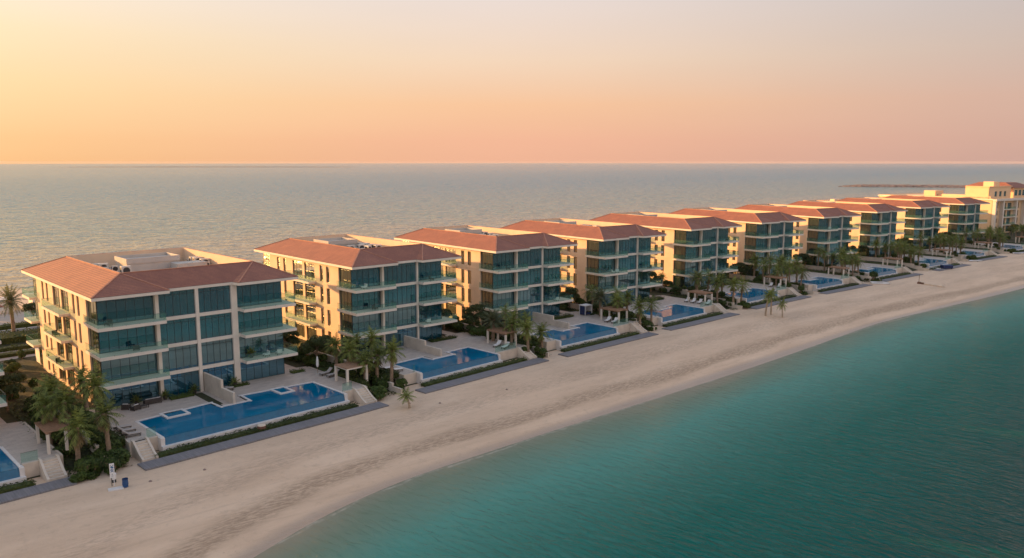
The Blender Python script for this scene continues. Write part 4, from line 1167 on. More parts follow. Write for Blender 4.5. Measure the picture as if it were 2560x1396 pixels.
for g in range(6, 12):
    F = BLD[g] if g < 11 else sub(BLD[10], 40.0, 3.0)
    dv = GSH[min(g, 10)][1]
    spots = [(-6.0, -13.0), (-3.2, -13.8), (-1.9, -8.6), (-5.6, -8.4), (-2.4, -3.6), (-6.2, -3.2), (-4.0, 1.2), (-7.6, -10.8), (2.6, -3.6), (5.8, -2.2), (0.8, -9.8)]
    if g == 11: spots += [(7, -4), (12, -4), (18, -1), (9, -9), (24, -3), (15, 2), (3, 3), (-14, 1), (-20, -1)]
    for j, (u, v) in enumerate(spots):
        kd = rndp.choice(['fan', 'feather', 'feather']); ix = rndp.randrange(3)
        palm(kd, ix, F, u + rndp.uniform(-.7, .7), v + dv * .7 + rndp.uniform(-.8, .8), rndp.uniform(4.4, 6.0),
             '%s palm from the sand in the garden left of the %s building' % (RK[sorted(range(len(spots)), key=lambda q: spots[q][1]).index(j)], ORD[g]) if g < 11 else 'distant palm tree growing in front of the large cream hotel', 'palms beside the %s building' % ORD[g] if g < 11 else 'palms before the hotel')
# palms standing on the sand
# ---------------------------------------------------------------- palms on the sand, trees
F5 = BLD[5]
def sand_palm(kd, ix, wx, wy, h, lab, sc=1.0):
    return palm(kd, ix, L1, wx, wy, h, lab, None, sc)
sand_palm('young', 1, 136.9, -20.8, 4.6, 'taller palm standing on open sand beside the low hedge of the fifth pool', 1.25)
sand_palm('young', 1, 139.2, -20.9, 4.4, 'palm right behind the taller one on open sand, trunks almost crossing', 1.15)
sand_palm('young', 0, 137.7, -24.6, 2.9, 'small short palm alone on open sand, right of the taller pair', 0.85)
x, y = toL1(*fr(BLD[2], -6.0, -25.0))
sand_palm('young', 0, x, y, 1.7, 'small young palm at the sand edge, left of the second boardwalk', 0.95)
rndt = random.Random(9)
TL = {1: [(-8.5, 11), (-5.5, 3.5)], 2: [(-7.0, 0.5), (-3.6, 3.5), (-8.0, 9)], 3: [(-4.8, 1.0), (-7.2, 8.0)], 4: [(-5.2, 5.5)], 5: [(-8.2, 6.0)]}
tn = {0: 'front dark leafy tree', 1: 'rear dark leafy tree', 2: 'farthest back dark leafy tree'}
for g, L in TL.items():
    for j, (u, v) in enumerate(L):
        x, y = fr(BLD[g], u, v)
        place_parts('leafy_tree', TREES[j % 2], x, y, -0.3, rndt.uniform(0, 6), 1.0 + (0.1 if g == 3 and j == 0 else 0), None, '%s with rounded crown, %s' % (tn[j], clump[g]), 'tree', 'leafy trees in the side gardens')
for g in range(6, 11):
    for j, (u, v) in enumerate([(-6.0, 1.5), (-3.5, 6.0), (-7.0, 9.5)]):
        x, y = fr(BLD[g], u, v)
        place_parts('leafy_tree', TREES[j % 2], x, y, -0.3, rndt.uniform(0, 6), 0.95, None, 'dark leafy tree in the shaded gap just left of the %s apartment building' % ORD[g], 'tree', 'leafy trees left of the %s building' % ORD[g])
for j, (u, v) in enumerate([(2, -9), (10, -10), (16, -12), (22, -8), (28, -10), (5, 3), (20, 3), (-6, -12)]):
    x, y = fr(HF, u, v)
    place_parts('leafy_tree', TREES[j % 2], x, y, -0.5, rndt.uniform(0, 6), 1.05, None, 'dark leafy tree in the garden in front of the large cream hotel', 'tree', 'leafy trees before the hotel')
# round shrub on the far sand
x, y = 98.5, 220.5
place_parts('shrub', [('foliage', SHR[1][0]), ('stem', SHR[1][1])], *fr(BLD[7], -4.5, -21.5), -1.9, 0, 2.1, 2.0, 'big dark rounded bush at the sand edge behind the white dinghy', 'shrub')

# shrubs between the lots
rnds = random.Random(21)
def add_shrub(F, u, v, k, sc, lab, grp, z=None):
    x, y = fr(F, u, v); zz = ground_z(F, u, v) - .03 if z is None else z
    return place_parts('shrub', [('foliage', SHR[k][0]), ('stem', SHR[k][1])], x, y, zz, rnds.uniform(0, 6.28), sc, None, lab, 'shrub', grp)
for g in range(1, 12):
    F = BLD[g] if g < 11 else sub(BLD[10], 34.0, 2.0)
    if g == 1: rows = [(-8.3, -1.6)]
    nm = 'in the planted strip left of the %s apartment building' % ORD[g] if g < 11 else 'in the planted strip right of the last red roofed building'
    grp = 'shrubs ' + nm
    dv = GSH[min(g, 10)][1]
    n = 46 if g == 1 else 35 if g <= 5 else 12
    prev_r = {1: -7.0, 2: -8.6, 3: -6.6}.get(g, -7.0)
    for j in range(n):
        v = 13.0 - 30.5 * ((j + rnds.random()) / n) + dv * (j / n)
        u = rnds.uniform(prev_r, -1.7)
        if abs(u + 4.35) < .6: u += 1.0
        kk = rnds.randrange(4); ad = ['rounded', 'tall', 'small', 'broad'][kk]; bd = ['beside the building wall', 'at the building corner', 'level with the terrace', 'under the palms', 'near the steps', 'close to the sand'][min(5, int(6 * j / n))]
        add_shrub(F, u, v, kk, rnds.uniform(1.0, 1.65), '%s shrub %s, left of the %s building' % (ad, bd, ORD[g]) if g < 11 else '%s shrub %s, right of the last red roofed building' % (ad, bd), grp)
# bright rounded bushes at the sand edge near the sign
for j, (u, v, k, sc, lb) in enumerate([(-5.6, -17.2, 1, 1.25, 'large bright green bush at the sand edge, just left of the blue and white sign'), (-4.0, -18.2, 1, 1.2, 'large bright green bush at the sand edge, right behind the blue and white sign'),
                                       (-7.2, -17.6, 3, .9, 'low bush at the foot of the leftmost garden steps'), (-2.4, -16.0, 1, 1.15, 'tall bush left of the steps by the nearest boardwalk'), (-6.6, -15.6, 1, 1.1, 'dense bush below the front palm near the sign')]):
    add_shrub(L1, u, v, k, sc, lb, None)
# terrace planters of the nearest building
def planter(F, u0, u1, v0, v1, h, lab):
    me = hedge_mesh(int(u0 * 10) + 90, u1 - u0, v1 - v0, h, 46, .11, 'shrub_leaf', .25)
    x, y = fr(F, u0, (v0 + v1) / 2); o = link('plant_bed', me, None, (x, y, 0.01), F[2]); tag(o, lab, 'plant bed')
planter(L1, 9.4, 12.8, 0.1, 1.5, .55, 'rectangular green plant bed on the terrace, left of the stepped dividing wall')
planter(L1, 18.2, 21.2, 0.2, 1.4, .40, 'low green plant bed on the terrace, right of the stepped dividing wall')
planter(L1, 28.9, 31.2, 1.4, 2.6, .45, 'small green bush bed at the right corner of the nearest building')
planter(BLD[2], 17.0, 23.0, 0.5, 2.0, .5, 'long low plant bed along the right end of the second building')
planter(BLD[3], 15.5, 21.5, -0.6, 1.0, .6, 'low leafy plant bed in front of the third building, left of the blue cabana')
TH = hedge_mesh(74, 13.0, 1.3, 1.0, 40, .13)
for g in range(1, 11):
    nm = ORD[g]; G = GAR[g]
    hedge('hedge', TH, G, -1.75, -12.8, -.55, 90, 'dense green hedge along the left edge of the terrace of the %s apartment building' % nm)
    hedge('hedge', TH, G, WID[g] + 4.0, -12.8, -.55, 90, 'dense green hedge along the right edge of the terrace of the %s apartment building' % nm)
    if g >= 4: planter(BLD[g], WID[g] * .60, WID[g] * .95, -0.9, 0.9, .8, 'low plant bed on the terrace below the right balconies of the %s apartment building' % nm)
    if g >= 2: planter(BLD[g], WID[g] * .02, WID[g] * .30, -1.6, 0.4, .8, 'low plant bed on the terrace below the left balconies of the %s apartment building' % nm)
m = MB().box(12.95, 14.2, -6.3, 1.2, -.05, .012); o = at(m.build('flower_bed_soil', 'soil'), L1, 0, 0, 0); tag(o, kind='structure')
rn = random.Random(3)
pm = MB(); frond_mesh = MB()
for j in range(16): frond(frond_mesh, (0, 0, .35), j * 2.4, R(85 - 70 * j / 15), 1.0, 1.1, rn, .22, .05, 8)
pot_plant = [('pot', MB().tube([(0, 0, 0), (0, 0, .45)], [.20, .28], 10).build('pot', 'dark_wicker', mesh_only=True)), ('foliage', frond_mesh.build('foliage', 'palm_leaf', mesh_only=True))]
POTS = [(9.0, 1.3, 'potted palm at the foot of the first white column of the nearest building', L1), (16.4, 1.0, 'potted palm against the glass right of the stepped dividing wall', L1), (19.2, 1.1, 'potted palm by the wide white column of the nearest building', L1), (5.2, 1.5, 'potted palm beside the outdoor sofa under the first balcony', L1), (13.2, 1.4, 'potted palm in the corner left of the stepped dividing wall', L1),
        (8.0, 1.0, 'potted palm at the column foot of the second building', BLD[2])]
for u, v, lb, F in POTS:
    x, y = fr(F, u, v); place_parts('potted_plant', pot_plant, x, y, 0.004, rn.uniform(0, 6), 1.25, None, lb, 'potted plant')
place_parts('potted_plant', pot_plant, *fr(L1, 22.4, 1.9), 7.76 - 3.99, 0, 1.4, None, 'potted palm on the lowest right hand balcony of the nearest building', 'potted plant')

# ground cover, one sheet of small leaves in the planted strips
gm = MB(); rg = random.Random(4); pts = []
for g in range(1, 11):
    F = BLD[g]; dv = GSH[g][1]
    for _ in range(3600 if g < 6 else 2200):
        u = rg.uniform(-8.6 if g < 3 else -6.8, -1.4); v = rg.uniform(-17.0 + dv, 16)
        x, y = fr(F, u, v); a, b = toL1(x, y); pts.append(((a, b, ground_z(F, u, v) + rg.uniform(.02, .30)), (0, 0, 1)))
for _ in range(5000):
    u = rg.uniform(-14, 300); v = rg.choice([(44.5, 40), (52.4, 51.6), (58.2, 56.2), (74.5, 73), (75.5, 72.8)]); v = rg.uniform(min(v), max(v))
    pts.append(((u, v, -.24 + rg.uniform(0, .22)), (0, 0, 1)))
leaf_cards(gm, pts, .21, rg, .8)
o = gm.build('ground_cover', 'hedge_leaf'); o.location = (L1[0], L1[1], 0); o.rotation_euler = (0, 0, L1[2]); tag(o, kind='stuff')

# ---------------------------------------------------------------- pergolas
def pergola_thatch(F, u0, u1, v0, v1, lab):
    r = empty('pergola')
    for a in (u0 + .15, u1 - .15):
        for b in (v0 + .15, v1 - .15): MB().box(a - .16, a + .16, b - .16, b + .16, 0.003, 2.36).build('post', 'white_concrete', r)
    f = MB().box(u0, u1, v0, v0 + .2, 2.365, 2.55).box(u0, u1, v1 - .2, v1, 2.365, 2.55).box(u0, u0 + .2, v0 + .2, v1 - .2, 2.365, 2.55).box(u1 - .2, u1, v0 + .2, v1 - .2, 2.365, 2.55).build('beam', 'white_concrete', r)
    m = MB(); n = int((v1 - v0) / .16)
    for q in range(n):
        y = v0 + .04 + q * (v1 - v0 - .1) / n; m.box(u0 - .12, u1 + .12, y, y + .10, 2.555, 2.66)
    m.build('roof_slats', 'timber', r); at(r, F, 0, 0, 0); tag(r, lab, 'pergola'); return r
pergola_thatch(L1, 31.7, 35.4, -10.4, -6.8, 'square pergola with brown timber top on cream posts, beside the second palm clump')
def pergola_slab(F, u0, u1, v0, v1, lab, mat='white_concrete'):
    r = empty('pergola'); n = max(2, round((v1 - v0) / 2.6))
    for a in (u0 + .15, u1 - .15):
        for q in range(n):
            b = v0 + .2 + (v1 - v0 - .4) * q / (n - 1); MB().box(a - .15, a + .15, b - .15, b + .15, 0.003, 2.38).build('post', 'white_concrete', r)
    m = MB().box(u0, u0 + .24, v0, v1, 2.384, 2.60).box(u1 - .24, u1, v0, v1, 2.384, 2.60).build('beam', mat, r)
    s_ = MB(); k = int((v1 - v0) / .32)
    for q in range(k): y = v0 + .05 + q * (v1 - v0 - .15) / k; s_.box(u0 - .15, u1 + .15, y, y + .09, 2.604, 2.74)
    s_.build('roof_slats', mat, r); at(r, F, 0, 0, 0); tag(r, lab, 'pergola'); return r
pergola_slab(L1, -8.9, -6.7, -11.6, -6.4, 'pergola with weathered top behind the leftmost palm clump, above the leftmost garden steps', 'timber')
for g in range(2, 11):
    W = WID[g]; dv = GSH[g][1]
    pergola_slab(BLD[g], W + 0.6, W + 3.4, -12.2 + dv * .7 + 1, -6.8 + dv * .7 + 1, 'pergola with brown slatted top on pale posts, right of the %s pool' % ORD[g], 'timber')

# ---------------------------------------------------------------- loungers, umbrella, sofa and other furniture
def lounger_parts():
    f = MB(); f.box(-.34, .34, -.95, .95, .26, .32)
    for a in (-.3, .3):
        for b in (-.85, .6): f.box(a - .03, a + .03, b - .03, b + .03, 0, .26)
    fr_ = f.build('frame', 'dark_wicker', mesh_only=True)
    c = MB(); c.box(-.32, .32, -.93, .35, .325, .42); pts = [(.35, .325), (.98, .85), (.93, .92), (.33, .42)]
    i = len(c.v); c.v += [(-.32, a, b) for a, b in pts] + [(.32, a, b) for a, b in pts]; c.f += [(i, i + 1, i + 2, i + 3), (i + 7, i + 6, i + 5, i + 4)] + [(i + q, i + 4 + q, i + 4 + (q + 1) % 4, i + (q + 1) % 4) for q in range(4)]
    return fr_, c
fr_m, cush = lounger_parts()
LG = {'grey': [('frame', fr_m), ('cushion', cush.build('cushion', 'lounger_fabric', mesh_only=True))], 'white': [('frame', fr_m), ('cushion', cush.build('cushion', 'white_fabric', mesh_only=True))]}
def lounger(F, u, v, dr, kind, lab, grp=None):
    x, y = fr(F, u, v); return place_parts('sun_lounger', LG[kind], x, y, 0.004, F[2] + R(dr), 1.1, None, lab, 'sun lounger', grp)
nth = ['rearmost', 'middle', 'front']
for j, v in enumerate((-8.1, -9.8, -11.6)): lounger(L1, 0.3, v, 82, 'grey', '%s of three grey sun loungers left of the largest pool, under palm fronds' % nth[j], 'grey loungers left of the largest pool')
for j, (u, v) in enumerate(((32.6, -2.6), (32.9, -4.2))): lounger(L1, u, v, -84, 'grey', '%s grey lounger of the two beside the closed white umbrella' % ('rear' if j == 0 else 'front'), 'grey loungers right of the largest pool')
for j, (u, v) in enumerate(((16.3, 0.4), (17.3, -.2))): lounger(L1, u, v, 60, 'grey', 'grey lounger right of the stepped terrace wall, %s' % ('near the glass' if j == 0 else 'nearer the pool'), None)
for j, (u, v) in enumerate(((-0.2, -10.4), (0.4, -12.2))): lounger(BLD[2], u, v, 75, 'white', '%s of two white loungers left of the second pool, partly under palms' % ('rear' if j == 0 else 'front'))
for g, L in {2: [(24.0, -10.0), (24.2, -12.0)], 3: [(23.2, -9.0), (23.4, -10.8)], 4: [(22.4, -6.5), (22.6, -8.2), (22.9, -9.9), (23.3, -12.0)], 5: [(22.6, -9.5), (22.9, -11.8)]}.items():
    for j, (u, v) in enumerate(L):
        lounger(BLD[g], u, v, -70, 'white', 'white sun lounger at the right end of the %s pool, %s from the building' % (ORD[g], ['first', 'second', 'third', 'fourth'][j]), 'white loungers by the %s pool' % ORD[g])
# closed umbrella
r = empty('umbrella'); MB().tube([(0, 0, 0), (0, 0, 2.9)], .035, 8).build('pole', 'umbrella_pole', r)
m = MB(); m.tube([(0, 0, 1.2), (0, 0, 1.5), (0, 0, 2.2), (0, 0, 2.75), (0, 0, 2.98)], [.13, .22, .20, .12, .02], 9); m.build('folded_canopy', 'white_fabric', r)
MB().tube([(0, 0, 0), (0, 0, .12)], .3, 12).build('base', 'grey_plaster', r)
at(r, L1, 31.8, -1.4, 0.004); tag(r, 'closed white umbrella standing on the terrace by two grey loungers', 'umbrella')
def sofa(F, u, v, dr, w, lab, cush_='cushion'):
    r = empty('outdoor_sofa'); b = MB().box(-w / 2, w / 2, -.4, .4, .12, .36).box(-w / 2, w / 2, .3, .42, .361, .78).box(-w / 2, -w / 2 + .12, -.4, .298, .361, .6).box(w / 2 - .12, w / 2, -.4, .298, .361, .6)
    for a in (-w / 2 + .05, w / 2 - .05):
        for c in (-.35, .35): b.box(a - .04, a + .04, c - .04, c + .04, 0, .12)
    b.build('frame', 'dark_wicker', r); n = max(1, round(w / .75)); s_ = MB()
    for q in range(n):
        x0 = -w / 2 + .13 + q * (w - .26) / n; x1 = x0 + (w - .26) / n - .03; s_.box(x0, x1, -.38, .28, .365, .50).box(x0, x1, .14, .28, .505, .84)
    s_.build('cushion', cush_, r); at(r, F, u, v, 0.004, dr); tag(r, lab, 'sofa'); return r
sofa(L1, 7.0, 0.6, 180, 2.3, 'long outdoor sofa with grey white cushions below the lowest left balcony')
sofa(L1, 3.4, 0.3, 140, 1.0, 'single pale outdoor armchair left of the long grey sofa', 'white_fabric')
sofa(L1, 4.2, -0.9, 200, 1.0, 'single outdoor armchair nearest the pool, left of the long grey sofa', 'white_fabric')
r = empty('coffee_table'); MB().box(-.6, .6, -.35, .35, .34, .40).build('tabletop', 'dark_wicker', r)
for a in (-.52, .52):
    for b in (-.28, .28): MB().box(a - .03, a + .03, b - .03, b + .03, 0, .338).build('leg', 'dark_wicker', r)
at(r, L1, 5.4, -0.7, 0.004, 5); tag(r, 'low dark table between the outdoor armchairs and the long sofa', 'table')
# furniture on the balconies
def chairset(F, u, v, z, white, lab):
    r = empty('balcony_chair'); mt = 'white_fabric' if white else 'dark_wicker'
    MB().box(-.4, .4, -.4, .4, .22, .42).build('seat', mt, r); MB().box(-.4, .4, .3, .42, .421, .85).build('backrest', mt, r); lg = 0
    for a in (-.34, .34):
        for b in (-.34, .34): MB().box(a - .03, a + .03, b - .03, b + .03, 0, .219).build('leg', 'dark_wicker', r)
    at(r, F, u, v, z, rn.uniform(0, 360)); tag(r, lab, 'chair'); return r
BF = [(1, 2.2, 1.2, 3, 0, 'dark chair'), (1, 5.6, 1.3, 2, 0, 'dark chair'), (1, 24.5, 1.2, 1, 1, 'white chair'), (1, 26.5, 1.0, 1, 1, 'white armchair'), (1, -0.1, 18.0, 1, 0, 'dark chair'), (1, -0.1, 19.0, 2, 0, 'dark chair'), (2, 5.0, 1.0, 2, 0, 'dark chair'), (2, 17.5, 1.2, 3, 0, 'dark chair'),
      (3, 4.0, 1.0, 3, 0, 'dark chair'), (3, 17.6, 1.0, 1, 1, 'white chair'), (6, 3.5, .9, 3, 0, 'dark chair'), (6, 16.0, 1.0, 2, 1, 'white chair'), (7, 4.2, .9, 3, 1, 'white chair'), (7, 15.5, 1.0, 3, 0, 'dark chair'), (8, 4.0, .9, 2, 0, 'dark chair'), (2, 16.6, 1.2, 1, 1, 'white armchair'), (2, 3.0, 1.2, 3, 1, 'white chair'), (5, 5.0, 1.0, 1, 1, 'white chair'), (4, 4.2, .8, 2, 1, 'white armchair'), (4, 5.4, .6, 2, 1, 'white chair'), (4, 17.0, 1.0, 2, 0, 'dark chair'), (5, 3.2, .9, 3, 0, 'dark chair'), (5, 16.5, .9, 3, 0, 'dark chair')]
side_n = lambda u: 'right hand' if u > 12 else ('side wall' if u < 0 else 'left hand')
for g, u, v, s_, wv, nm in BF:
    chairset(BLD[g], u, v, FL[s_] * BO[g].scale[2] + .01, wv, '%s on the %s balcony of the %s apartment building, %s level up' % (nm, side_n(u), ORD[g], ['', 'first', 'second', 'third'][s_]))
# blue and white cabana beside the third lot
r = empty('cabana'); p = MB()
for a in (-1.0, 1.0):
    for b in (-.9, .9): MB().box(a - .06, a + .06, b - .06, b + .06, 0, 2.1).build('post', 'white_metal', r)
MB().box(-1.1, 1.1, -1.0, 1.0, 2.104, 2.25).build('roof', 'white_fabric', r)
MB().box(-.92, .92, .86, .90, .3, 2.05).box(-1.02, -.98, -.80, .80, .1, 2.05).build('blue_curtain', 'navy_cloth', r)
MB().box(.98, 1.02, -.80, .80, .75, 2.05).build('white_curtain', 'white_fabric', r)
MB().box(-.9, .9, -.7, .82, .15, .55).build('daybed', 'navy_cloth', r)
at(r, BLD[4], -8.2, -3.0, 0.004, 0); tag(r, 'square daybed cabana with white roof and dark blue curtain on the third terrace', 'cabana')
# round lid with driftwood in the first low hedge
r = empty('fire_pit'); MB().tube([(0, 0, 0), (0, 0, .35)], .55, 18).build('bowl', 'rust', r); MB().tube([(0, 0, .352), (0, 0, .44)], [.56, .52], 18).build('lid', 'pale_log', r)
at(r, L1, 15.1, -16.1, -1.3); tag(r, 'round pale lid on a brown bowl amid the low hedge below the largest pool', 'fire pit')

# ---------------------------------------------------------------- things on the beach
def L1z(u, v): return sand_z(u, v, 0)
def brush(m, pts, w=.06):
    for a, b in zip(pts[:-1], pts[1:]): m.bar((a[0], 0, a[1]), (b[0], 0, b[1]), .02, w)
r = empty('beach_sign')
MB().box(-.24, .24, -.03, .03, .98, 2.62).build('sign_board', 'white_metal', r)
g1 = MB()   # stacked sideways letters, dark blue, as far as they can be made out
def glyph(z, strokes):
    for a, b in strokes: g1.bar((a[0] * .15, -.036, z + a[1] * .12), (b[0] * .15, -.036, z + b[1] * .12), .012, .055)
glyph(2.32, [((-1, -1), (1, -1)), ((0, -1), (-1, 1)), ((0, -.6), (1, 1))])
glyph(2.02, [((-1, -1), (1, 1)), ((-1, 1), (1, 1)), ((-1, -1), (1, -1))])
glyph(1.75, [((-1, -1), (1, 1)), ((1, -1), (-1, 1))])
g1.build('lettering', 'letter_blue', r)
g2 = MB().box(-.10, .10, -.038, -.031, 1.18, 1.24).box(-.07, .07, -.038, -.031, 1.34, 1.44).box(-.10, .10, -.038, -.031, 1.08, 1.11).build('small_print', 'letter_grey', r)
for a in (-.10, .14): MB().bar((a, .06, 0), (a, .06, 2.5), .07).build('post', 'white_metal' if a > 0 else 'dark_frame', r)
sg = toL1(0, 0); zz = L1z(-5.2, -22.0); x, y = fr(L1, -5.1, -22.0)
r.location = (x, y, zz + .08); r.rotation_euler = (0, 0, R(32)); tag(r, 'narrow upright white beach sign with dark blue letters on two posts', 'sign')
o = MB().box(-.75, .75, -.42, .42, -.1, .10).build('base_slab', 'coping_stone'); x, y = fr(L1, -5.1, -22.9); o.location = (x, y, zz + .02); o.rotation_euler = (0, 0, L1[2] - R(12)); tag(o, 'pale flat slab lying on the sand at the foot of the beach sign', 'slab')
r = empty('waste_bin'); MB().tube([(0, 0, 0), (0, 0, .25), (0, 0, .27), (0, 0, .55), (0, 0, .57), (0, 0, .92)], [.29, .30, .315, .315, .30, .30], 16, False).build('drum', 'blue_plastic', r)
m = MB(); m.tube([(0, 0, .90), (0, 0, .96)], .315, 16, False); m.tube([(0, 0, .80), (0, 0, .81)], .285, 16); m.build('rim', 'navy_cloth', r)
x, y = fr(L1, -4.1, -22.9); r.location = (x, y, zz); tag(r, 'round blue drum used as a bin on the sand by the beach sign', 'bin')
r = empty('round_bin'); MB().tube([(0, 0, .35), (0, 0, .95), (0, 0, 1.05)], [.26, .30, .22], 14).build('body', 'white_metal', r); MB().tube([(0, 0, 0), (0, 0, .348)], .25, 14).build('base', 'dark_frame', r)
x, y = fr(L1, -4.6, -20.6); r.location = (x, y, L1z(-4.6, -20.6)); tag(r, 'small round white bin with black base behind the beach sign', 'bin')

def hull(L, B, H, mat='boat_gelcoat'):
    m = MB(); n = 12; sec = []
    for i in range(n + 1):
        t = i / n; x = (t - .5) * L; w = B / 2 * min(1, (math.sin(PI * min(1, t * 1.02 + .12)) ** .6)) if t < .98 else .02; z0 = .35 * H * (abs(t - .4) * 1.6) ** 3
        sec.append([(x, -w, H), (x, -w * .8, H * .45 + z0), (x, 0, z0), (x, w * .8, H * .45 + z0), (x, w, H), (x, 0, H * .86)])
    for s_ in sec: m.v += s_
    for i in range(n):
        for j in range(6): a = i * 6 + j; b = i * 6 + (j + 1) % 6; m.f.append((a, a + 6, b + 6, b))
    m.f.append(tuple(range(6))); m.f.append(tuple(range(n * 6, n * 6 + 6))[::-1]); return m
def beach_boat(wx, wy, rz, L, lab, mast=False, two=False):
    r = empty('dinghy'); hh = hull(L, .95 if not two else .5, .55)
    if two:
        a = MB(); a.v = [(x, y - .7, z) for x, y, z in hh.v] + [(x, y + .7, z) for x, y, z in hh.v]; a.f = hh.f + [tuple(q + len(hh.v) for q in f) for f in hh.f]; a.build('hull', 'boat_gelcoat', r, True)
        MB().box(-.9, .7, -.7, .7, .56, .62).build('trampoline', 'grey_plaster', r)
    else:
        hh.build('hull', 'boat_gelcoat', r, True); MB().box(-L * .2, L * .12, -.25, .25, .40, .62).build('seat', 'grey_plaster', r)
    if mast: MB().bar((.3, 0, .6), (-.5, .5, 1.9), .06).build('mast', 'pale_log', r)
    a, b = toL1(wx, wy); r.location = (wx, wy, L1z(a, b) - .05); r.rotation_euler = (R(6), 0, rz); tag(r, lab, 'boat'); return r
beach_boat(107.8, 229.6, R(-12), 5.2, 'white dinghy with short tilted mast lying on sand by the big dark bush', True, True)
beach_boat(139.6, 261.8, R(-20), 5.6, 'white boat lying beside a dark blue covered cart near the eighth pool')
beach_boat(166.0, 282.0, R(-6), 4.6, 'long low pale boat on sand past the eighth pool hedge')
beach_boat(197.0, 306.0, R(-5), 5.0, 'white boat on the farthest bit of sand at the right edge')
r = empty('covered_cart'); MB().box(-1.7, 1.7, -.9, .9, .35, 1.35).build('cover', 'navy_cloth', r); MB().box(-1.8, 1.8, -.95, .95, 1.354, 1.42).build('top', 'blue_plastic', r)
for a in (-1.2, 1.2):
    for b in (-.8, .8): MB().tube([(a, b - .08, .22), (a, b + .08, .22)], .22, 12).build('wheel', 'dark_frame', r)
r.location = (145.0, 262.4, -1.85); r.rotation_euler = (0, 0, R(8)); tag(r, 'dark blue covered box cart on the sand beside a white boat', 'cart')
# long float line with an upright stick
r = empty('float_boom'); A = Vector((119.3, 230.4, 0)); B = Vector((123.2, 222.9, 0)); 
a_, b_ = toL1(A.x, A.y); z0 = L1z(a_, b_) + .12
def P_(t, dz=0): p = A.lerp(B, t); return (p.x - A.x, p.y - A.y, dz)
MB().tube([P_(0), P_(.10)], .46, 9).tube([P_(.11), P_(.24)], .38, 9).build('dark_end', 'rust', r)
for a, b in ((.25, .48), (.50, .72), (.74, .93)): MB().tube([P_(a, .05), P_(b, .03)], [.38, .34], 9).build('pale_float', 'pale_log', r)
MB().tube([P_(.94, .03), P_(1.0, .03)], .15, 8).build('end_cap', 'pale_log', r)
MB().bar(P_(.03, 0), P_(.035, 2.6), .09).build('stick', 'rust', r)
r.location = (A.x, A.y, z0); tag(r, 'long pale segmented float lying on open sand with an upright stick at its dark end', 'float boom')
rb = random.Random(8)
for j, (u, v, lb) in enumerate([(36.5, -19.6, 'small dark stone on the sand left of the young palm'), (40.0, -22.4, 'small dark stone on sand below the second boardwalk start'), (4.2, -24.0, 'small dark stone on sand below the first boardwalk'), (52.0, -24.0, 'dark pebble heap on open sand below the second pool'), (-1.6, -23.2, 'dark stone on the sand right of the blue drum')]):
    m = MB(); s_ = .16; m.tube([(0, 0, -.1), (.03, 0, .05), (0, .02, .16)], [s_, s_ * 1.2, s_ * .5], 6); o = m.build('stone', 'rock'); x, y = fr(L1, u, v); o.location = (x, y, L1z(u, v)); tag(o, lb, 'stone')
# far end: pool and posts before the hotel
F = sub(BLD[10], 40.0, -6.0, 6)
pool = empty('swimming_pool'); w = MB(); w.poly([(0, -2, .05), (14, -2, .05), (14, -11, .05), (0, -11, .05)]); w.build('water', 'pool', pool)
MB().box(-.6, 14.6, -1.99, -1.5, -1.5, .1).box(-.6, 14.6, -11.5, -11.01, -1.5, .1).box(-.6, -.01, -11, -2, -1.5, .1).box(14.01, 14.6, -11, -2, -1.5, .1).build('coping', 'coping_stone', pool)
at(pool, F, 0, 0, 0); tag(pool, 'light blue hotel pool at the far right edge behind palms', 'pool', 'infinity pools facing the beach')

# ---------------------------------------------------------------- the landward side seen at the left edge
hm = [hedge_mesh(81, 40.0, 6.0, 1.5, 14, .2), hedge_mesh(82, 40.0, 2.4, 1.1, 18, .16)]
hedge('hedge', hm[0], L1, -26.0, 61.2, -.3, 0, 'broad thick olive hedge beside the road, left of the nearest building')
hedge('hedge', hm[0], L1, 14.2, 61.2, -.3, 0, 'broad thick hedge beside the road, behind the nearest building')
hedge('hedge', hm[1], L1, -26.0, 74.2, -.3, 0, 'long dark hedge across the road, towards the landward beach', sc=(1, 1, 1))
hedge('hedge', hm[1], L1, 14.3, 74.2, -.3, 0, 'long dark hedge across the road, behind the nearest building')
hedge('hedge', hm[1], L1, -26.0, 52.5, -.3, 0, 'narrow clipped hedge between two pale paths, left of the nearest building', sc=(1, .6, .7))
hedge('hedge', hm[1], L1, -22.0, 47.3, -.3, 0, 'low hedge nearest the back corner of the nearest building', sc=(.62, .8, .7))
x, y = fr(L1, 3.0, 64.6)
r = place_parts('palm_tree', PALMS['date'][0], x, y, -.3, .5, 1.0, 1.06, 'tall grey green date palm beside the road at the left edge', 'palm tree')
for j, (u, v, sc) in enumerate([(9.5, 79.0, .8), (16.0, 84.0, .85), (-3.0, 86.0, .6), (24, 88, .9), (30, 82, .8), (60, 120, .9), (70, 122, 1.0), (84, 121, .9)]):
    x, y = fr(L1, u, v)
    place_parts('leafy_tree', TREES[j % 2], x, y, -.3, j, sc, None, ['small rounded tree behind the date palm', 'second small tree behind the date palm', 'low tree at the left edge by the shed', 'small tree seen past the eaves', 'tree behind the nearest building', 'tree top on the far shore beyond the roofs', 'second tree top on the far shore', 'third tree top on the far shore'][j], 'tree')
for j, (u, v) in enumerate([(-7, 41), (-4.5, 42.5), (-2.6, 40.2), (-5.8, 37.6), (0, 44), (3, 42.5), (-9, 36), (-3.4, 34.5), (-8, 30), (-6.6, 26), (-4, 29), (-8.5, 22), (-3.2, 22), (-7, 17)]):
    add_shrub(L1, u, v, j % 4, 1.2, 'rounded shrub in the lit passage left of the nearest building', 'shrubs in the passage left of the nearest building', -.3)
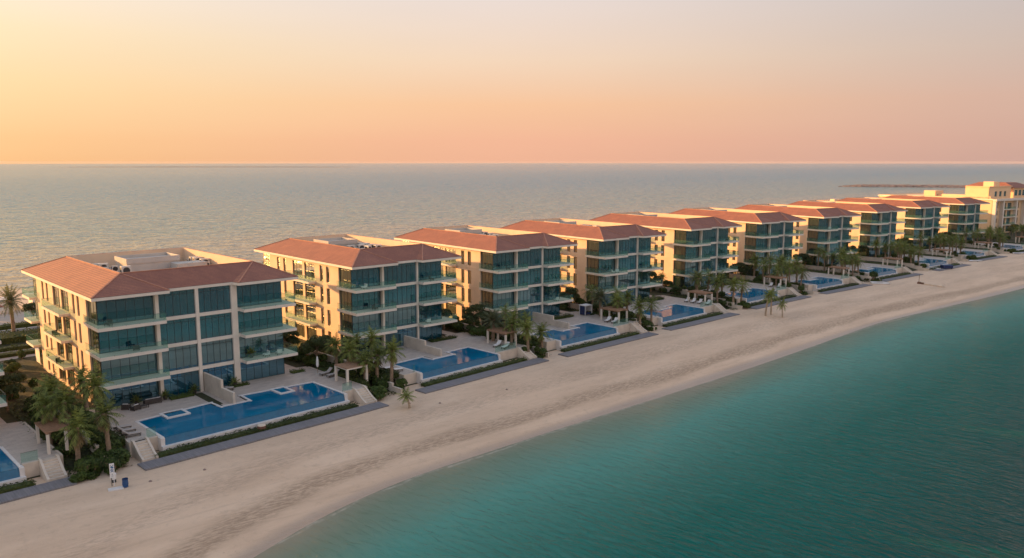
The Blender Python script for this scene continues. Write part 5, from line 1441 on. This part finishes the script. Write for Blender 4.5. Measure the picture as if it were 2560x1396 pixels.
def shed(u, v, w, d, h, lab):
    r = empty('beach_cabin'); MB().wall('x', -w / 2, -d / 2, d / 2, 0, h, [], .1).wall('x', w / 2, -d / 2, d / 2, 0, h, [], -.1).wall('y', -d / 2, -w / 2 + .11, w / 2 - .11, 0, h, [(-w * .2, w * .15, 0.003, h * .8)], .1).wall('y', d / 2, -w / 2 + .11, w / 2 - .11, 0, h, [], -.1).build('wall', 'white_concrete', r)
    MB().box(-w / 2 - .4, w / 2 + .4, -d / 2 - .4, d / 2 + .4, h + .003, h + .22).build('roof', 'white_fabric', r)
    MB().box(-w * .19, w * .14, -d / 2 + .02, -d / 2 + .06, 0.01, h * .79).build('door', 'dark_frame', r)
    at(r, L1, u, v, -.25); tag(r, lab, 'cabin')
shed(4.0, 97.0, 10.0, 5.0, 2.7, 'low white beach cabin at the left edge behind the date palm')
shed(-3.0, 90.5, 5.0, 3.0, 2.2, 'smaller white cabin cut by the left edge, nearer the road')
shed(17.0, 100.0, 7.0, 4.0, 2.6, 'low white cabin on the landward beach right of the date palm')
# street lamps and white boundary wall
m = MB().box(1.4, 1.8, 36.5, 40.5, -.3, 1.9); o = at(m.build('garden_wall', 'white_concrete'), L1, 0, 0, 0); tag(o, 'short white wall at the rear left corner of the nearest building', 'wall')
for j, u in enumerate((10.5, 34.0)):
    r = empty('street_lamp'); MB().tube([(0, 0, 0), (0, 0, 5.2)], [.09, .06], 8).build('pole', 'dark_frame', r); MB().box(-.12, .12, -.9, .1, 5.2, 5.32).build('lamp_head', 'dark_frame', r)
    at(r, L1, u, 65.4, -.25); tag(r, 'slim dark street lamp by the road near the %s' % ('date palm' if j == 0 else 'rear of the nearest building'), 'street lamp')

# ---------------------------------------------------------------- evening haze over the sea
HZ = 'haze'
k = bpy.data.materials.new('haze'); k.use_nodes = True; t = k.node_tree
for n in list(t.nodes): t.nodes.remove(n)
pv = t.nodes.new('ShaderNodeVolumePrincipled'); pv.inputs['Color'].default_value = (1.0, 0.93, 0.90, 1); pv.inputs['Density'].default_value = 0.000011; pv.inputs['Anisotropy'].default_value = 0.0
ou = t.nodes.new('ShaderNodeOutputMaterial'); t.links.new(pv.outputs[0], ou.inputs['Volume'])
MAT['hazemat'] = k
m = MB().box(-24000, 24000, -24000, 24000, SEA - 1.2, 40.0); HAZE = m.build('haze', 'hazemat'); tag(HAZE, kind='stuff')
